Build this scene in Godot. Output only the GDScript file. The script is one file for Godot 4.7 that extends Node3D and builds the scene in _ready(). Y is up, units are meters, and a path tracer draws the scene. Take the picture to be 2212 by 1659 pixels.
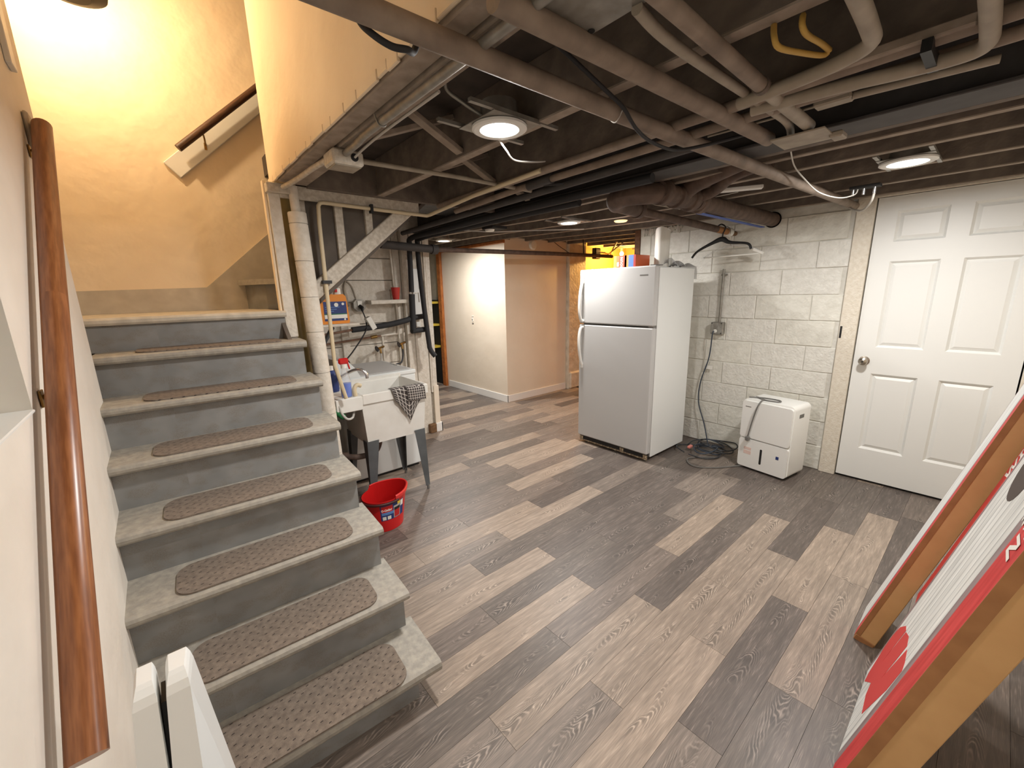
extends Node3D

# ---------------------------------------------------------------- mesh builder
class MB:
	var v := PackedVector3Array()
	var n := PackedVector3Array()
	var uv := PackedVector2Array()
	var xf := Transform3D()

	func tri(a: Vector3, b: Vector3, c: Vector3, na: Vector3, nb: Vector3, nc: Vector3, ua := Vector2.ZERO, ub := Vector2.ZERO, uc := Vector2.ZERO) -> void:
		var A := xf * a
		var B := xf * b
		var C := xf * c
		var NA := (xf.basis * na).normalized()
		var NB := (xf.basis * nb).normalized()
		var NC := (xf.basis * nc).normalized()
		var g := (B - A).cross(C - A)
		if g.length_squared() < 1e-16:
			return
		if g.dot(NA + NB + NC) > 0.0:
			v.append_array([A, C, B]); n.append_array([NA, NC, NB]); uv.append_array([ua, uc, ub])
		else:
			v.append_array([A, B, C]); n.append_array([NA, NB, NC]); uv.append_array([ua, ub, uc])

	func quad(a: Vector3, b: Vector3, c: Vector3, d: Vector3, nn: Vector3, us := Vector2.ONE) -> void:
		var l := Vector2((b - a).length(), (d - a).length()) if us == Vector2.ONE else us
		tri(a, b, c, nn, nn, nn, Vector2(0, l.y), Vector2(l.x, l.y), Vector2(l.x, 0))
		tri(a, c, d, nn, nn, nn, Vector2(0, l.y), Vector2(l.x, 0), Vector2(0, 0))

	# chamfered box between two corners
	func bx(lo: Vector3, hi: Vector3, ch := 0.0) -> void:
		var c := (lo + hi) * 0.5
		var h := (hi - lo).abs() * 0.5
		var k := minf(ch, minf(h.x, minf(h.y, h.z)) * 0.9)
		for a in 3:
			var b := (a + 1) % 3
			var d := (a + 2) % 3
			for s in [-1.0, 1.0]:
				var p := []
				for q in [[-1, -1], [1, -1], [1, 1], [-1, 1]]:
					var w := Vector3.ZERO
					w[a] = s * h[a]
					w[b] = q[0] * (h[b] - k)
					w[d] = q[1] * (h[d] - k)
					p.append(c + w)
				var nn := Vector3.ZERO
				nn[a] = s
				quad(p[0], p[1], p[2], p[3], nn)
				if k > 0.0:
					for t in [-1.0, 1.0]:
						var e1 := Vector3.ZERO; var e2 := Vector3.ZERO; var e3 := Vector3.ZERO; var e4 := Vector3.ZERO
						e1[a] = s * h[a]; e1[b] = t * (h[b] - k); e1[d] = -(h[d] - k)
						e2 = e1; e2[d] = h[d] - k
						e4[a] = s * (h[a] - k); e4[b] = t * h[b]; e4[d] = -(h[d] - k)
						e3 = e4; e3[d] = h[d] - k
						var en := Vector3.ZERO
						en[a] = s; en[b] = t
						quad(c + e1, c + e2, c + e3, c + e4, en.normalized())
		if k > 0.0:
			for sx in [-1.0, 1.0]:
				for sy in [-1.0, 1.0]:
					for sz in [-1.0, 1.0]:
						var s := Vector3(sx, sy, sz)
						var nn := s.normalized()
						tri(c + s * Vector3(h.x, h.y - k, h.z - k), c + s * Vector3(h.x - k, h.y, h.z - k), c + s * Vector3(h.x - k, h.y - k, h.z), nn, nn, nn)

	# box between two points of a beam axis, w across (side direction), t thick
	func beam(a: Vector3, b: Vector3, side: Vector3, w: float, t: float, ch := 0.0) -> void:
		var keep := xf
		var z := (b - a).normalized()
		var x := (side - z * side.dot(z)).normalized()
		var y := z.cross(x)
		xf = keep * Transform3D(Basis(x, y, z), a)
		bx(Vector3(-w / 2, -t / 2, 0), Vector3(w / 2, t / 2, (b - a).length()), ch)
		xf = keep

	func tube(pts: Array, r, sides := 12, caps := true) -> void:
		var m := pts.size()
		var t0: Vector3 = (pts[1] - pts[0]).normalized()
		var up := Vector3.UP if absf(t0.y) < 0.9 else Vector3.RIGHT
		var x := up.cross(t0).normalized()
		var rings := []
		var norms := []
		var lens := [0.0]
		for i in m:
			var t: Vector3
			if i == 0: t = t0
			elif i == m - 1: t = (pts[i] - pts[i - 1]).normalized()
			else: t = ((pts[i] - pts[i - 1]).normalized() + (pts[i + 1] - pts[i]).normalized()).normalized()
			x = (x - t * x.dot(t)).normalized()
			var y := t.cross(x)
			var rr: float = r[i] if r is Array else r
			var ring := []
			var nr := []
			for k in sides:
				var an := TAU * k / sides
				var dir := x * cos(an) + y * sin(an)
				ring.append(pts[i] + dir * rr)
				nr.append(dir)
			rings.append(ring); norms.append(nr)
			if i > 0: lens.append(lens[i - 1] + (pts[i] - pts[i - 1]).length())
		for i in m - 1:
			for k in sides:
				var k2 := (k + 1) % sides
				var u0 := float(k) / sides
				var u1 := float(k + 1) / sides
				tri(rings[i][k], rings[i][k2], rings[i + 1][k2], norms[i][k], norms[i][k2], norms[i + 1][k2], Vector2(u0, lens[i]), Vector2(u1, lens[i]), Vector2(u1, lens[i + 1]))
				tri(rings[i][k], rings[i + 1][k2], rings[i + 1][k], norms[i][k], norms[i + 1][k2], norms[i + 1][k], Vector2(u0, lens[i]), Vector2(u1, lens[i + 1]), Vector2(u0, lens[i + 1]))
		if caps:
			for e in [[0, -t0], [m - 1, (pts[m - 1] - pts[m - 2]).normalized()]]:
				for k in sides:
					tri(pts[e[0]], rings[e[0]][k], rings[e[0]][(k + 1) % sides], e[1], e[1], e[1])

	# surface of revolution about the local y axis; profile of Vector2(r, y)
	func lathe(pr: Array, sides := 24, at := Vector3.ZERO, sq := Vector2.ONE) -> void:
		for i in pr.size() - 1:
			var d: Vector2 = pr[i + 1] - pr[i]
			if d.length() < 1e-6: continue
			var nn := Vector2(d.y, -d.x).normalized()
			for k in sides:
				var a0 := TAU * k / sides
				var a1 := TAU * (k + 1) / sides
				var c0 := Vector3(cos(a0) * sq.x, 0, sin(a0) * sq.y)
				var c1 := Vector3(cos(a1) * sq.x, 0, sin(a1) * sq.y)
				var n0 := Vector3(cos(a0) * nn.x, nn.y, sin(a0) * nn.x)
				var n1 := Vector3(cos(a1) * nn.x, nn.y, sin(a1) * nn.x)
				var p00: Vector3 = at + c0 * pr[i].x + Vector3.UP * pr[i].y
				var p01: Vector3 = at + c1 * pr[i].x + Vector3.UP * pr[i].y
				var p10: Vector3 = at + c0 * pr[i + 1].x + Vector3.UP * pr[i + 1].y
				var p11: Vector3 = at + c1 * pr[i + 1].x + Vector3.UP * pr[i + 1].y
				var u0 := Vector2(float(k) / sides, float(i) / pr.size())
				var u1 := Vector2(float(k + 1) / sides, float(i + 1) / pr.size())
				tri(p00, p01, p11, n0, n1, n1, u0, Vector2(u1.x, u0.y), u1)
				tri(p00, p11, p10, n0, n1, n0, u0, u1, Vector2(u0.x, u1.y))

	# polygon in local xy, from z0 to z1
	func prism(poly: PackedVector2Array, z0: float, z1: float, smooth := false) -> void:
		var idx := Geometry2D.triangulate_polygon(poly)
		for i in range(0, idx.size(), 3):
			var a := poly[idx[i]]; var b := poly[idx[i + 1]]; var c := poly[idx[i + 2]]
			for z in [[z0, -1.0], [z1, 1.0]]:
				var nn := Vector3(0, 0, signf(z1 - z0) * z[1])
				tri(Vector3(a.x, a.y, z[0]), Vector3(b.x, b.y, z[0]), Vector3(c.x, c.y, z[0]), nn, nn, nn, a, b, c)
		var cw := Geometry2D.is_polygon_clockwise(poly)
		var m := poly.size()
		var en := []
		for i in m:
			var d := poly[(i + 1) % m] - poly[i]
			var q := Vector2(d.y, -d.x).normalized()
			en.append(-q if cw else q)
		for i in m:
			var j := (i + 1) % m
			var a := poly[i]; var b := poly[j]
			var na: Vector2 = en[i]; var nb: Vector2 = en[i]
			if smooth:
				na = (en[(i + m - 1) % m] + en[i]).normalized()
				nb = (en[i] + en[j]).normalized()
			var A := Vector3(na.x, na.y, 0); var B := Vector3(nb.x, nb.y, 0)
			var l := (b - a).length()
			tri(Vector3(a.x, a.y, z0), Vector3(b.x, b.y, z0), Vector3(b.x, b.y, z1), A, B, B, Vector2(0, 0), Vector2(l, 0), Vector2(l, z1 - z0))
			tri(Vector3(a.x, a.y, z0), Vector3(b.x, b.y, z1), Vector3(a.x, a.y, z1), A, B, A, Vector2(0, 0), Vector2(l, z1 - z0), Vector2(0, z1 - z0))

	# sheet from a grid of points, smooth, double
	func sheet(g: Array) -> void:
		var nu := g.size(); var nv: int = g[0].size()
		var nm := []
		for i in nu:
			var row := []
			for j in nv:
				var du: Vector3 = g[mini(i + 1, nu - 1)][j] - g[maxi(i - 1, 0)][j]
				var dv: Vector3 = g[i][mini(j + 1, nv - 1)] - g[i][maxi(j - 1, 0)]
				row.append(du.cross(dv).normalized())
			nm.append(row)
		for i in nu - 1:
			for j in nv - 1:
				var u0 := Vector2(float(i) / (nu - 1), float(j) / (nv - 1))
				var u1 := Vector2(float(i + 1) / (nu - 1), float(j + 1) / (nv - 1))
				tri(g[i][j], g[i + 1][j], g[i + 1][j + 1], nm[i][j], nm[i + 1][j], nm[i + 1][j + 1], u0, Vector2(u1.x, u0.y), u1)
				tri(g[i][j], g[i + 1][j + 1], g[i][j + 1], nm[i][j], nm[i + 1][j + 1], nm[i][j + 1], u0, u1, Vector2(u0.x, u1.y))

	func mesh(org := Vector3.ZERO) -> ArrayMesh:
		var p := PackedVector3Array()
		p.resize(v.size())
		for i in v.size():
			p[i] = v[i] - org
		var a := []
		a.resize(Mesh.ARRAY_MAX)
		a[Mesh.ARRAY_VERTEX] = p
		a[Mesh.ARRAY_NORMAL] = n
		a[Mesh.ARRAY_TEX_UV] = uv
		var m := ArrayMesh.new()
		m.add_surface_from_arrays(Mesh.PRIMITIVE_TRIANGLES, a)
		return m

# ---------------------------------------------------------------- helpers
var M := {}
var taken := {}
var org := Vector3.ZERO
var rng := RandomNumberGenerator.new()

func numbered(called: String) -> String:
	if not taken.has(called):
		taken[called] = 0
		return called
	taken[called] += 1
	return "%s_%03d" % [called, taken[called]]

func tag(o: Node3D, label: String, category: String, group := "") -> void:
	o.set_meta("label", label)
	o.set_meta("category", category)
	if group: o.set_meta("group", group)

# a thing made of parts, standing at base; following parts are built in world coordinates
func thing(called: String, label: String, category: String, base: Vector3, group := "") -> Node3D:
	var o := Node3D.new()
	o.name = numbered(called)
	add_child(o)
	o.position = base
	org = base
	tag(o, label, category, group)
	return o

func structure(called: String, base := Vector3.ZERO) -> Node3D:
	var o := Node3D.new()
	o.name = numbered(called)
	add_child(o)
	o.position = base
	org = base
	o.set_meta("kind", "structure")
	return o

func part(called: String, mb: MB, m: Material, parent: Node3D) -> MeshInstance3D:
	var o := MeshInstance3D.new()
	o.name = called
	o.mesh = mb.mesh(org)
	o.material_override = m
	parent.add_child(o, true)
	return o

func sub(called: String, mb: MB, m: Material, parent: Node3D) -> MeshInstance3D:
	return part(called, mb, m, parent)   # parts sit at the thing's origin, so a sub-part shares it

func single(called: String, label: String, category: String, base: Vector3, mb: MB, m: Material, group := "") -> MeshInstance3D:
	var o := MeshInstance3D.new()
	o.name = numbered(called)
	o.mesh = mb.mesh(base)
	o.material_override = m
	add_child(o)
	o.position = base
	tag(o, label, category, group)
	return o

func slab(called: String, lo: Vector3, hi: Vector3, m: Material, parent: Node3D, ch := 0.0) -> MeshInstance3D:
	var b := MB.new()
	b.bx(lo, hi, ch)
	return part(called, b, m, parent)

func letters(text: String, size: float, at: Vector3, bas: Basis, m: Material, parent: Node3D, bold := false) -> void:
	var t := TextMesh.new()
	var f := SystemFont.new()
	f.font_names = PackedStringArray(["Droid Sans"])
	f.font_weight = 700 if bold else 400
	t.font = f
	t.text = text
	t.font_size = 48
	t.pixel_size = size / 48.0
	t.depth = 0.0006
	var o := MeshInstance3D.new()
	o.name = "lettering"
	o.mesh = t
	o.material_override = m
	parent.add_child(o, true)
	o.transform = Transform3D(bas, at - (org if parent.get_parent() == self else org))

func c8(r: int, g: int, b: int) -> Color:
	return Color(r / 255.0, g / 255.0, b / 255.0)

func plain(col: Color, rough := 0.6, metal := 0.0) -> StandardMaterial3D:
	var m := StandardMaterial3D.new()
	m.albedo_color = col
	m.roughness = rough
	m.metallic = metal
	return m

func field(seed_: int, freq: float, oct: int, sx := 1.0, sy := 1.0) -> FastNoiseLite:
	var f := FastNoiseLite.new()
	f.seed = seed_
	f.noise_type = FastNoiseLite.TYPE_SIMPLEX_SMOOTH
	f.frequency = freq
	f.fractal_octaves = oct
	return f

func to_tex(img: Image) -> ImageTexture:
	img.generate_mipmaps()
	return ImageTexture.create_from_image(img)

# two colours mixed by cloudy noise, laid over world space; size = metres of one repeat
func mottled(ca: Color, cb: Color, size: float, seed_: int, freq := 0.02, oct := 5, rough := 0.7, sharp := 1.0, bump := 0.0, px := 256, metal := 0.0) -> StandardMaterial3D:
	var f := field(seed_, freq, oct)
	var g := f.get_seamless_image(px, px)
	g.convert(Image.FORMAT_L8)
	var d := g.get_data()
	var out := PackedByteArray()
	out.resize(px * px * 3)
	for i in px * px:
		var t := clampf((d[i] / 255.0 - 0.5) * sharp * 0.8 + 0.5, 0.0, 1.0)
		out[i * 3] = int(lerpf(ca.r, cb.r, t) * 255.0)
		out[i * 3 + 1] = int(lerpf(ca.g, cb.g, t) * 255.0)
		out[i * 3 + 2] = int(lerpf(ca.b, cb.b, t) * 255.0)
	var m := StandardMaterial3D.new()
	m.albedo_texture = to_tex(Image.create_from_data(px, px, false, Image.FORMAT_RGB8, out))
	m.roughness = rough
	m.metallic = metal
	m.uv1_triplanar = true
	m.uv1_world_triplanar = true
	m.uv1_scale = Vector3.ONE / size
	if bump > 0.0:
		var h := field(seed_ + 7, freq * 2.5, 5).get_seamless_image(px, px)
		h.convert(Image.FORMAT_RGBA8)
		h.bump_map_to_normal_map(bump)
		m.normal_enabled = true
		m.normal_texture = to_tex(h)
		m.normal_scale = 0.6
	return m

# plank face: wood grain along u with limed streaks and cathedral rings
func plank_tex(base: Color, seed_: int, rings: float, lime: float) -> StandardMaterial3D:
	var w := 640
	var h := 108
	var n1 := field(seed_, 1.0, 3)
	var n2 := field(seed_ + 1, 1.0, 2)
	var n3 := field(seed_ + 2, 1.0, 3)
	var out := PackedByteArray()
	out.resize(w * h * 3)
	var cu := 0.25 + 0.5 * fmod(seed_ * 0.37, 1.0)
	for y in h:
		var vm := float(y) / h * 0.153
		for x in w:
			var um := float(x) / w * 0.925
			var a := n1.get_noise_2d(um * 3.2, vm * 46.0)
			var b := n2.get_noise_2d(um * 11.0, vm * 380.0)
			var c := n3.get_noise_2d(um * 3.0, vm * 10.0)
			var k := 1.0 + 0.13 * a + 0.12 * b + 0.06 * c
			var d := (vm - 0.076 - 0.018 * c) / 0.03
			var s := (um - cu) / 0.036 + d * d * 2.4 * signf(0.5 - fmod(seed_, 2.0)) + c * 3.4 + a * 0.35
			var ln := 1.0 - smoothstep(0.0, 0.30, absf(s - roundf(s)))
			var mask := clampf(1.25 - absf(d) * 0.8, 0.0, 1.0) * clampf(c * 2.2 + rings, 0.0, 1.0)
			var li := clampf((b - 0.12) * 2.2, 0.0, 1.0) * clampf(a * 2.2 + 0.1, 0.0, 1.0) * lime
			var add := ln * mask * 0.15 + li * 0.13
			var dark := (1.0 - ln) * mask * 0.22
			k *= 1.0 - dark
			var i := (y * w + x) * 3
			out[i] = int(clampf(base.r * k + add * 0.95, 0, 1) * 255.0)
			out[i + 1] = int(clampf(base.g * k + add * 0.90, 0, 1) * 255.0)
			out[i + 2] = int(clampf(base.b * k + add * 0.85, 0, 1) * 255.0)
	var m := StandardMaterial3D.new()
	m.albedo_texture = to_tex(Image.create_from_data(w, h, false, Image.FORMAT_RGB8, out))
	m.roughness = 0.42
	m.metallic_specular = 0.45
	return m

func wood_mat(ca: Color, cb: Color, seed_: int, rough: float) -> StandardMaterial3D:
	var w := 128
	var h := 512
	var n1 := field(seed_, 1.0, 4)
	var n2 := field(seed_ + 3, 1.0, 3)
	var img := Image.create(w, h, false, Image.FORMAT_RGB8)
	for y in h:
		for x in w:
			var an := TAU * x / w
			var t := n1.get_noise_3d(cos(an) * 1.6, sin(an) * 1.6, y * 0.012) * 0.9 + n2.get_noise_3d(cos(an) * 5.0, sin(an) * 5.0, y * 0.03) * 0.5 + 0.5
			img.set_pixel(x, y, ca.lerp(cb, clampf(t, 0, 1)))
	var m := StandardMaterial3D.new()
	m.albedo_texture = to_tex(img)
	m.roughness = rough
	return m

func carpet_mat() -> StandardMaterial3D:
	var px := 252
	var n1 := field(31, 0.35, 2)
	var n2 := field(32, 0.02, 3)
	var img := Image.create(px, px, false, Image.FORMAT_RGB8)
	var ca := c8(90, 80, 72)
	var cb := c8(144, 131, 118)
	for y in px:
		for x in px:
			var t := 0.5 + n1.get_noise_2d(x, y) * 0.6 + n2.get_noise_2d(x, y) * 0.35
			var col := ca.lerp(cb, clampf(t, 0, 1))
			# rows of small dark tufts, staggered
			var row := y / 42
			var gx := fmod(x + (31.0 if row % 2 == 1 else 0.0), 63.0)
			var gy := float(y % 42)
			if absf(gx - 31.0) < 7.0 and absf(gy - 21.0 + (gx - 31.0) * 0.2) < 3.2:
				col = col.lerp(c8(34, 29, 26), 0.85)
			img.set_pixel(x, y, col)
	var m := StandardMaterial3D.new()
	m.albedo_texture = to_tex(img)
	m.roughness = 1.0
	m.uv1_triplanar = true
	m.uv1_world_triplanar = true
	m.uv1_scale = Vector3(6.2, 6.2, 8.0)
	return m

func riser_mat() -> StandardMaterial3D:
	# worn blue-grey paint with brown scuffs
	var px := 512
	var n1 := field(51, 0.016, 6)
	var n2 := field(52, 0.006, 3)
	var n3 := field(53, 0.2, 2)
	var img := Image.create(px, px, false, Image.FORMAT_RGB8)
	for y in px:
		for x in px:
			var col := c8(138, 138, 136).lerp(c8(122, 123, 122), clampf(0.5 + n2.get_noise_2d(x, y), 0, 1))
			var s := clampf((n1.get_noise_2d(x * 0.6, y * 1.0) + 0.1) * 0.9, 0.0, 0.42)
			col = col.lerp(c8(112, 100, 88), s * (0.6 + 0.8 * n3.get_noise_2d(x, y)))
			img.set_pixel(x, y, col)
	var m := StandardMaterial3D.new()
	m.albedo_texture = to_tex(img)
	m.roughness = 0.6
	m.uv1_triplanar = true
	m.uv1_world_triplanar = true
	m.uv1_scale = Vector3.ONE * 1.6
	return m

func towel_mat() -> StandardMaterial3D:
	var px := 192
	var img := Image.create(px, px, false, Image.FORMAT_RGB8)
	for y in px:
		for x in px:
			var gx := x % 24
			var gy := y % 24
			var col := c8(70, 64, 62)
			if gx < 4 or gy < 4: col = c8(205, 198, 190)
			if gx < 4 and gy < 4: col = c8(230, 224, 216)
			if x < 6 or y < 6 or x > px - 6 or y > px - 6: col = c8(96, 90, 86)
			img.set_pixel(x, y, col)
	var m := StandardMaterial3D.new()
	m.albedo_texture = to_tex(img)
	m.roughness = 1.0
	return m

func carton_mat() -> StandardMaterial3D:
	# printed front of the flat cartons: red edge, grey line, white boards, grey line
	var w := 256
	var h := 512
	var n1 := field(61, 0.02, 4)
	var img := Image.create(w, h, false, Image.FORMAT_RGB8)
	for y in h:
		for x in w:
			var u := float(x) / w
			var k := n1.get_noise_2d(x * 3.0, y * 0.4) * 0.10
			var col := c8(214, 214, 210)
			if u < 0.20: col = c8(196, 52, 52)
			elif u < 0.27: col = c8(140, 122, 122)
			elif u > 0.955: col = c8(140, 122, 122)
			else:
				var l := fmod((u - 0.27) * 13.0, 1.0)
				if l < 0.09: col = c8(150, 152, 150)
				if absf(u - 0.21) < 0.008: col = c8(226, 200, 190)
			col = Color(clampf(col.r + k, 0, 1), clampf(col.g + k, 0, 1), clampf(col.b + k, 0, 1))
			img.set_pixel(x, y, col)
	var m := StandardMaterial3D.new()
	m.albedo_texture = to_tex(img)
	m.roughness = 0.55
	return m

func glow(col: Color, e: float) -> StandardMaterial3D:
	var m := plain(Color(0.9, 0.9, 0.88), 0.5)
	m.emission_enabled = true
	m.emission = col
	m.emission_energy_multiplier = e
	return m

func make_materials() -> void:
	M.plaster = mottled(c8(236, 219, 192), c8(229, 210, 181), 1.3, 1, 0.012, 5, 0.75, 1.0, 1.2)
	M.plaster_left = mottled(c8(232, 226, 216), c8(222, 214, 202), 1.1, 2, 0.012, 5, 0.7, 1.0, 1.0)
	M.panel_wall = mottled(c8(232, 220, 202), c8(224, 210, 190), 1.7, 3, 0.010, 5, 0.6, 1.0, 0.6)
	M.block = mottled(c8(226, 224, 214), c8(206, 203, 192), 0.9, 4, 0.015, 6, 0.55, 1.2, 3.0, 512)
	M.block2 = mottled(c8(226, 224, 216), c8(208, 205, 196), 0.7, 5, 0.02, 6, 0.55, 1.2, 3.5, 512)
	M.mortar = mottled(c8(220, 218, 209), c8(196, 192, 182), 0.8, 6, 0.02, 5, 0.8, 1.4, 2.0)
	M.white_wood = mottled(c8(222, 215, 203), c8(204, 195, 180), 0.6, 7, 0.04, 6, 0.6, 1.6, 1.5)
	M.old_white = mottled(c8(210, 203, 190), c8(180, 170, 155), 0.35, 8, 0.04, 6, 0.65, 1.8, 1.5)
	M.white_paint = plain(c8(228, 228, 224), 0.45)
	M.base_white = plain(c8(232, 230, 226), 0.4)
	M.trim_beige = mottled(c8(222, 215, 201), c8(208, 198, 181), 0.5, 9, 0.05, 6, 0.6, 1.6, 1.5)
	M.skirt = mottled(c8(196, 188, 172), c8(178, 169, 153), 0.6, 10, 0.02, 5, 0.6, 1.3)
	M.joist = mottled(c8(120, 108, 97), c8(94, 84, 76), 0.7, 11, 0.02, 6, 0.85, 1.6, 1.5)
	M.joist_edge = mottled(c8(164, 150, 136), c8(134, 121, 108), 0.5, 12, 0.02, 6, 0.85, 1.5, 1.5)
	M.floor_slab = plain(c8(70, 66, 62), 0.9)
	M.subfloor = mottled(c8(84, 75, 68), c8(64, 57, 52), 0.9, 13, 0.02, 5, 0.9, 1.5)
	M.beam = mottled(c8(78, 75, 74), c8(62, 59, 58), 0.8, 14, 0.02, 5, 0.7, 1.4)
	M.pipe_paint = mottled(c8(148, 133, 119), c8(118, 104, 92), 0.5, 15, 0.02, 6, 0.7, 1.7, 1.0)
	M.pipe_iron = mottled(c8(108, 88, 76), c8(70, 56, 49), 0.5, 16, 0.02, 6, 0.75, 1.6, 1.5)
	M.galv = mottled(c8(168, 166, 160), c8(128, 124, 116), 0.3, 17, 0.03, 4, 0.45, 1.2, 0.0, 128, 0.6)
	M.conduit = mottled(c8(172, 162, 146), c8(140, 130, 115), 0.4, 18, 0.03, 4, 0.6, 1.2, 0.0, 128)
	M.beige_pipe = plain(c8(206, 190, 158), 0.5)
	M.olive = mottled(c8(150, 132, 82), c8(108, 92, 52), 0.5, 19, 0.02, 5, 0.4, 1.4, 0.0, 128)
	M.foam = plain(c8(38, 38, 40), 0.75)
	M.black = plain(c8(17, 17, 18), 0.55)
	M.cord = plain(c8(52, 54, 58), 0.5)
	M.cord_blue = plain(c8(52, 62, 76), 0.5)
	M.cable_grey = plain(c8(190, 186, 178), 0.5)
	M.riser = riser_mat()
	M.tread = mottled(c8(168, 162, 150), c8(138, 134, 126), 0.6, 20, 0.03, 6, 0.65, 1.5, 1.0, 512)
	M.nosing = mottled(c8(206, 198, 182), c8(176, 168, 154), 0.4, 21, 0.02, 6, 0.6, 1.5, 1.0)
	M.carpet = carpet_mat()
	M.rail = wood_mat(c8(120, 72, 42), c8(154, 100, 62), 71, 0.32)
	M.rail_dark = wood_mat(c8(58, 38, 26), c8(98, 66, 44), 72, 0.5)
	M.casing = wood_mat(c8(150, 84, 36), c8(190, 118, 58), 73, 0.45)
	M.brown_post = wood_mat(c8(92, 62, 42), c8(130, 92, 64), 74, 0.7)
	M.appliance = plain(c8(226, 228, 226), 0.32)
	M.appliance_front = plain(c8(188, 187, 185), 0.6)
	M.dehum = plain(c8(232, 232, 228), 0.4)
	M.handle_white = plain(c8(236, 234, 228), 0.3)
	M.dark = plain(c8(30, 28, 27), 0.8)
	M.gasket = plain(c8(110, 108, 104), 0.7)
	M.rust_metal = mottled(c8(190, 178, 150), c8(96, 76, 58), 0.08, 22, 0.03, 4, 0.6, 2.2, 0.0, 128)
	M.chrome = plain(c8(214, 214, 214), 0.22, 0.85)
	M.nickel = plain(c8(176, 168, 156), 0.28, 1.0)
	M.brass = plain(c8(150, 120, 70), 0.4, 0.9)
	M.copper = mottled(c8(138, 104, 82), c8(96, 70, 54), 0.3, 23, 0.03, 4, 0.6, 1.4, 0.0, 128)
	M.leg_grey = mottled(c8(98, 102, 104), c8(76, 80, 82), 0.5, 24, 0.02, 4, 0.5, 1.0, 0.0, 128)
	M.sink = mottled(c8(236, 235, 229), c8(224, 221, 213), 0.5, 25, 0.02, 5, 0.45, 1.1, 0.0, 128)
	M.red = plain(c8(196, 28, 28), 0.38)
	M.red_flat = plain(c8(190, 32, 34), 0.5)
	M.orange = plain(c8(226, 138, 38), 0.4)
	M.navy = plain(c8(32, 52, 112), 0.45)
	M.label_white = plain(c8(230, 228, 220), 0.5)
	M.label_grey = plain(c8(178, 172, 168), 0.5)
	M.label_blue = plain(c8(92, 134, 190), 0.5)
	M.label_yellow = plain(c8(230, 200, 60), 0.5)
	M.green = plain(c8(30, 110, 62), 0.5)
	M.towel = towel_mat()
	M.cardboard = mottled(c8(210, 168, 116), c8(198, 155, 104), 0.6, 26, 0.015, 4, 0.8, 1.0)
	M.cardboard_edge = mottled(c8(172, 124, 80), c8(152, 106, 66), 0.3, 27, 0.02, 4, 0.8, 1.2, 0.0, 128)
	M.carton = carton_mat()
	M.print_red = plain(c8(200, 54, 54), 0.55)
	M.print_dark = plain(c8(74, 62, 56), 0.8)
	M.plastic_white = plain(c8(232, 234, 232), 0.38)
	M.yellow = plain(c8(196, 160, 82), 0.7)
	M.shelf_yellow = plain(c8(206, 176, 60), 0.6)
	M.yellow_wall = mottled(c8(226, 186, 110), c8(214, 172, 96), 1.2, 28, 0.012, 4, 0.7, 1.0)
	M.pier = mottled(c8(224, 215, 198), c8(198, 186, 166), 0.7, 29, 0.02, 6, 0.7, 1.6, 2.5)
	M.panel_grey = mottled(c8(106, 97, 88), c8(84, 76, 69), 0.8, 30, 0.015, 5, 0.8, 1.3)
	M.stain_brown = mottled(c8(128, 96, 64), c8(92, 66, 44), 0.2, 33, 0.03, 4, 0.7, 1.4, 0.0, 128)
	var clear := StandardMaterial3D.new()
	clear.albedo_color = Color(0.93, 0.95, 0.96, 0.16)
	clear.transparency = BaseMaterial3D.TRANSPARENCY_ALPHA
	clear.roughness = 0.1
	M.clear = clear
	var liquid := StandardMaterial3D.new()
	liquid.albedo_color = Color(0.06, 0.36, 0.80, 0.97)
	liquid.transparency = BaseMaterial3D.TRANSPARENCY_ALPHA
	liquid.roughness = 0.12
	M.liquid = liquid
	M.glass_jar = clear

# ---------------------------------------------------------------- lights
func recessed_light(at: Vector3, r: float, label: String, energy: float, plate: float) -> void:
	var t := thing("recessed_light", label, "ceiling light", at, "round recessed ceiling lights")
	var b := MB.new()
	b.lathe([Vector2(0.0, 0.014), Vector2(r, 0.012), Vector2(r, 0.004), Vector2(r - 0.008, 0.0), Vector2(r * 0.72, 0.001), Vector2(r * 0.69, 0.007)], 36, at)
	part("trim_ring", b, M.white_paint, t)
	b = MB.new()
	b.lathe([Vector2(0.0, -0.001), Vector2(r * 0.6, 0.0), Vector2(r * 0.70, 0.002)], 36, at)
	part("lens", b, M.glow_led, t)
	b = MB.new()
	b.bx(at + Vector3(-plate, 0.014, -plate), at + Vector3(plate, 0.0165, plate))
	part("mounting_plate", b, M.galv, t)
	for s in [-1, 1]:
		b = MB.new()
		b.bx(at + Vector3(-0.2, 0.017, s * plate * 0.92 - 0.008), at + Vector3(0.2, 0.029, s * plate * 0.92 + 0.008))
		part("hanger_bar", b, M.galv, t)
	b = MB.new()
	b.lathe([Vector2(0.0, 0.09), Vector2(r * 0.66, 0.09), Vector2(r * 0.7, 0.0165)], 20, at)
	part("can", b, M.galv, t)
	var l := AreaLight3D.new()
	l.name = "lamp_light"
	l.area_size = Vector2(r * 1.25, r * 1.25)
	l.light_energy = energy
	l.light_color = Color(1.0, 0.988, 0.972)
	l.area_range = 14.0
	l.shadow_enabled = true
	t.add_child(l)
	l.position = Vector3(0, -0.004, 0)
	l.rotation_degrees = Vector3(-90, 0, 0)

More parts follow.
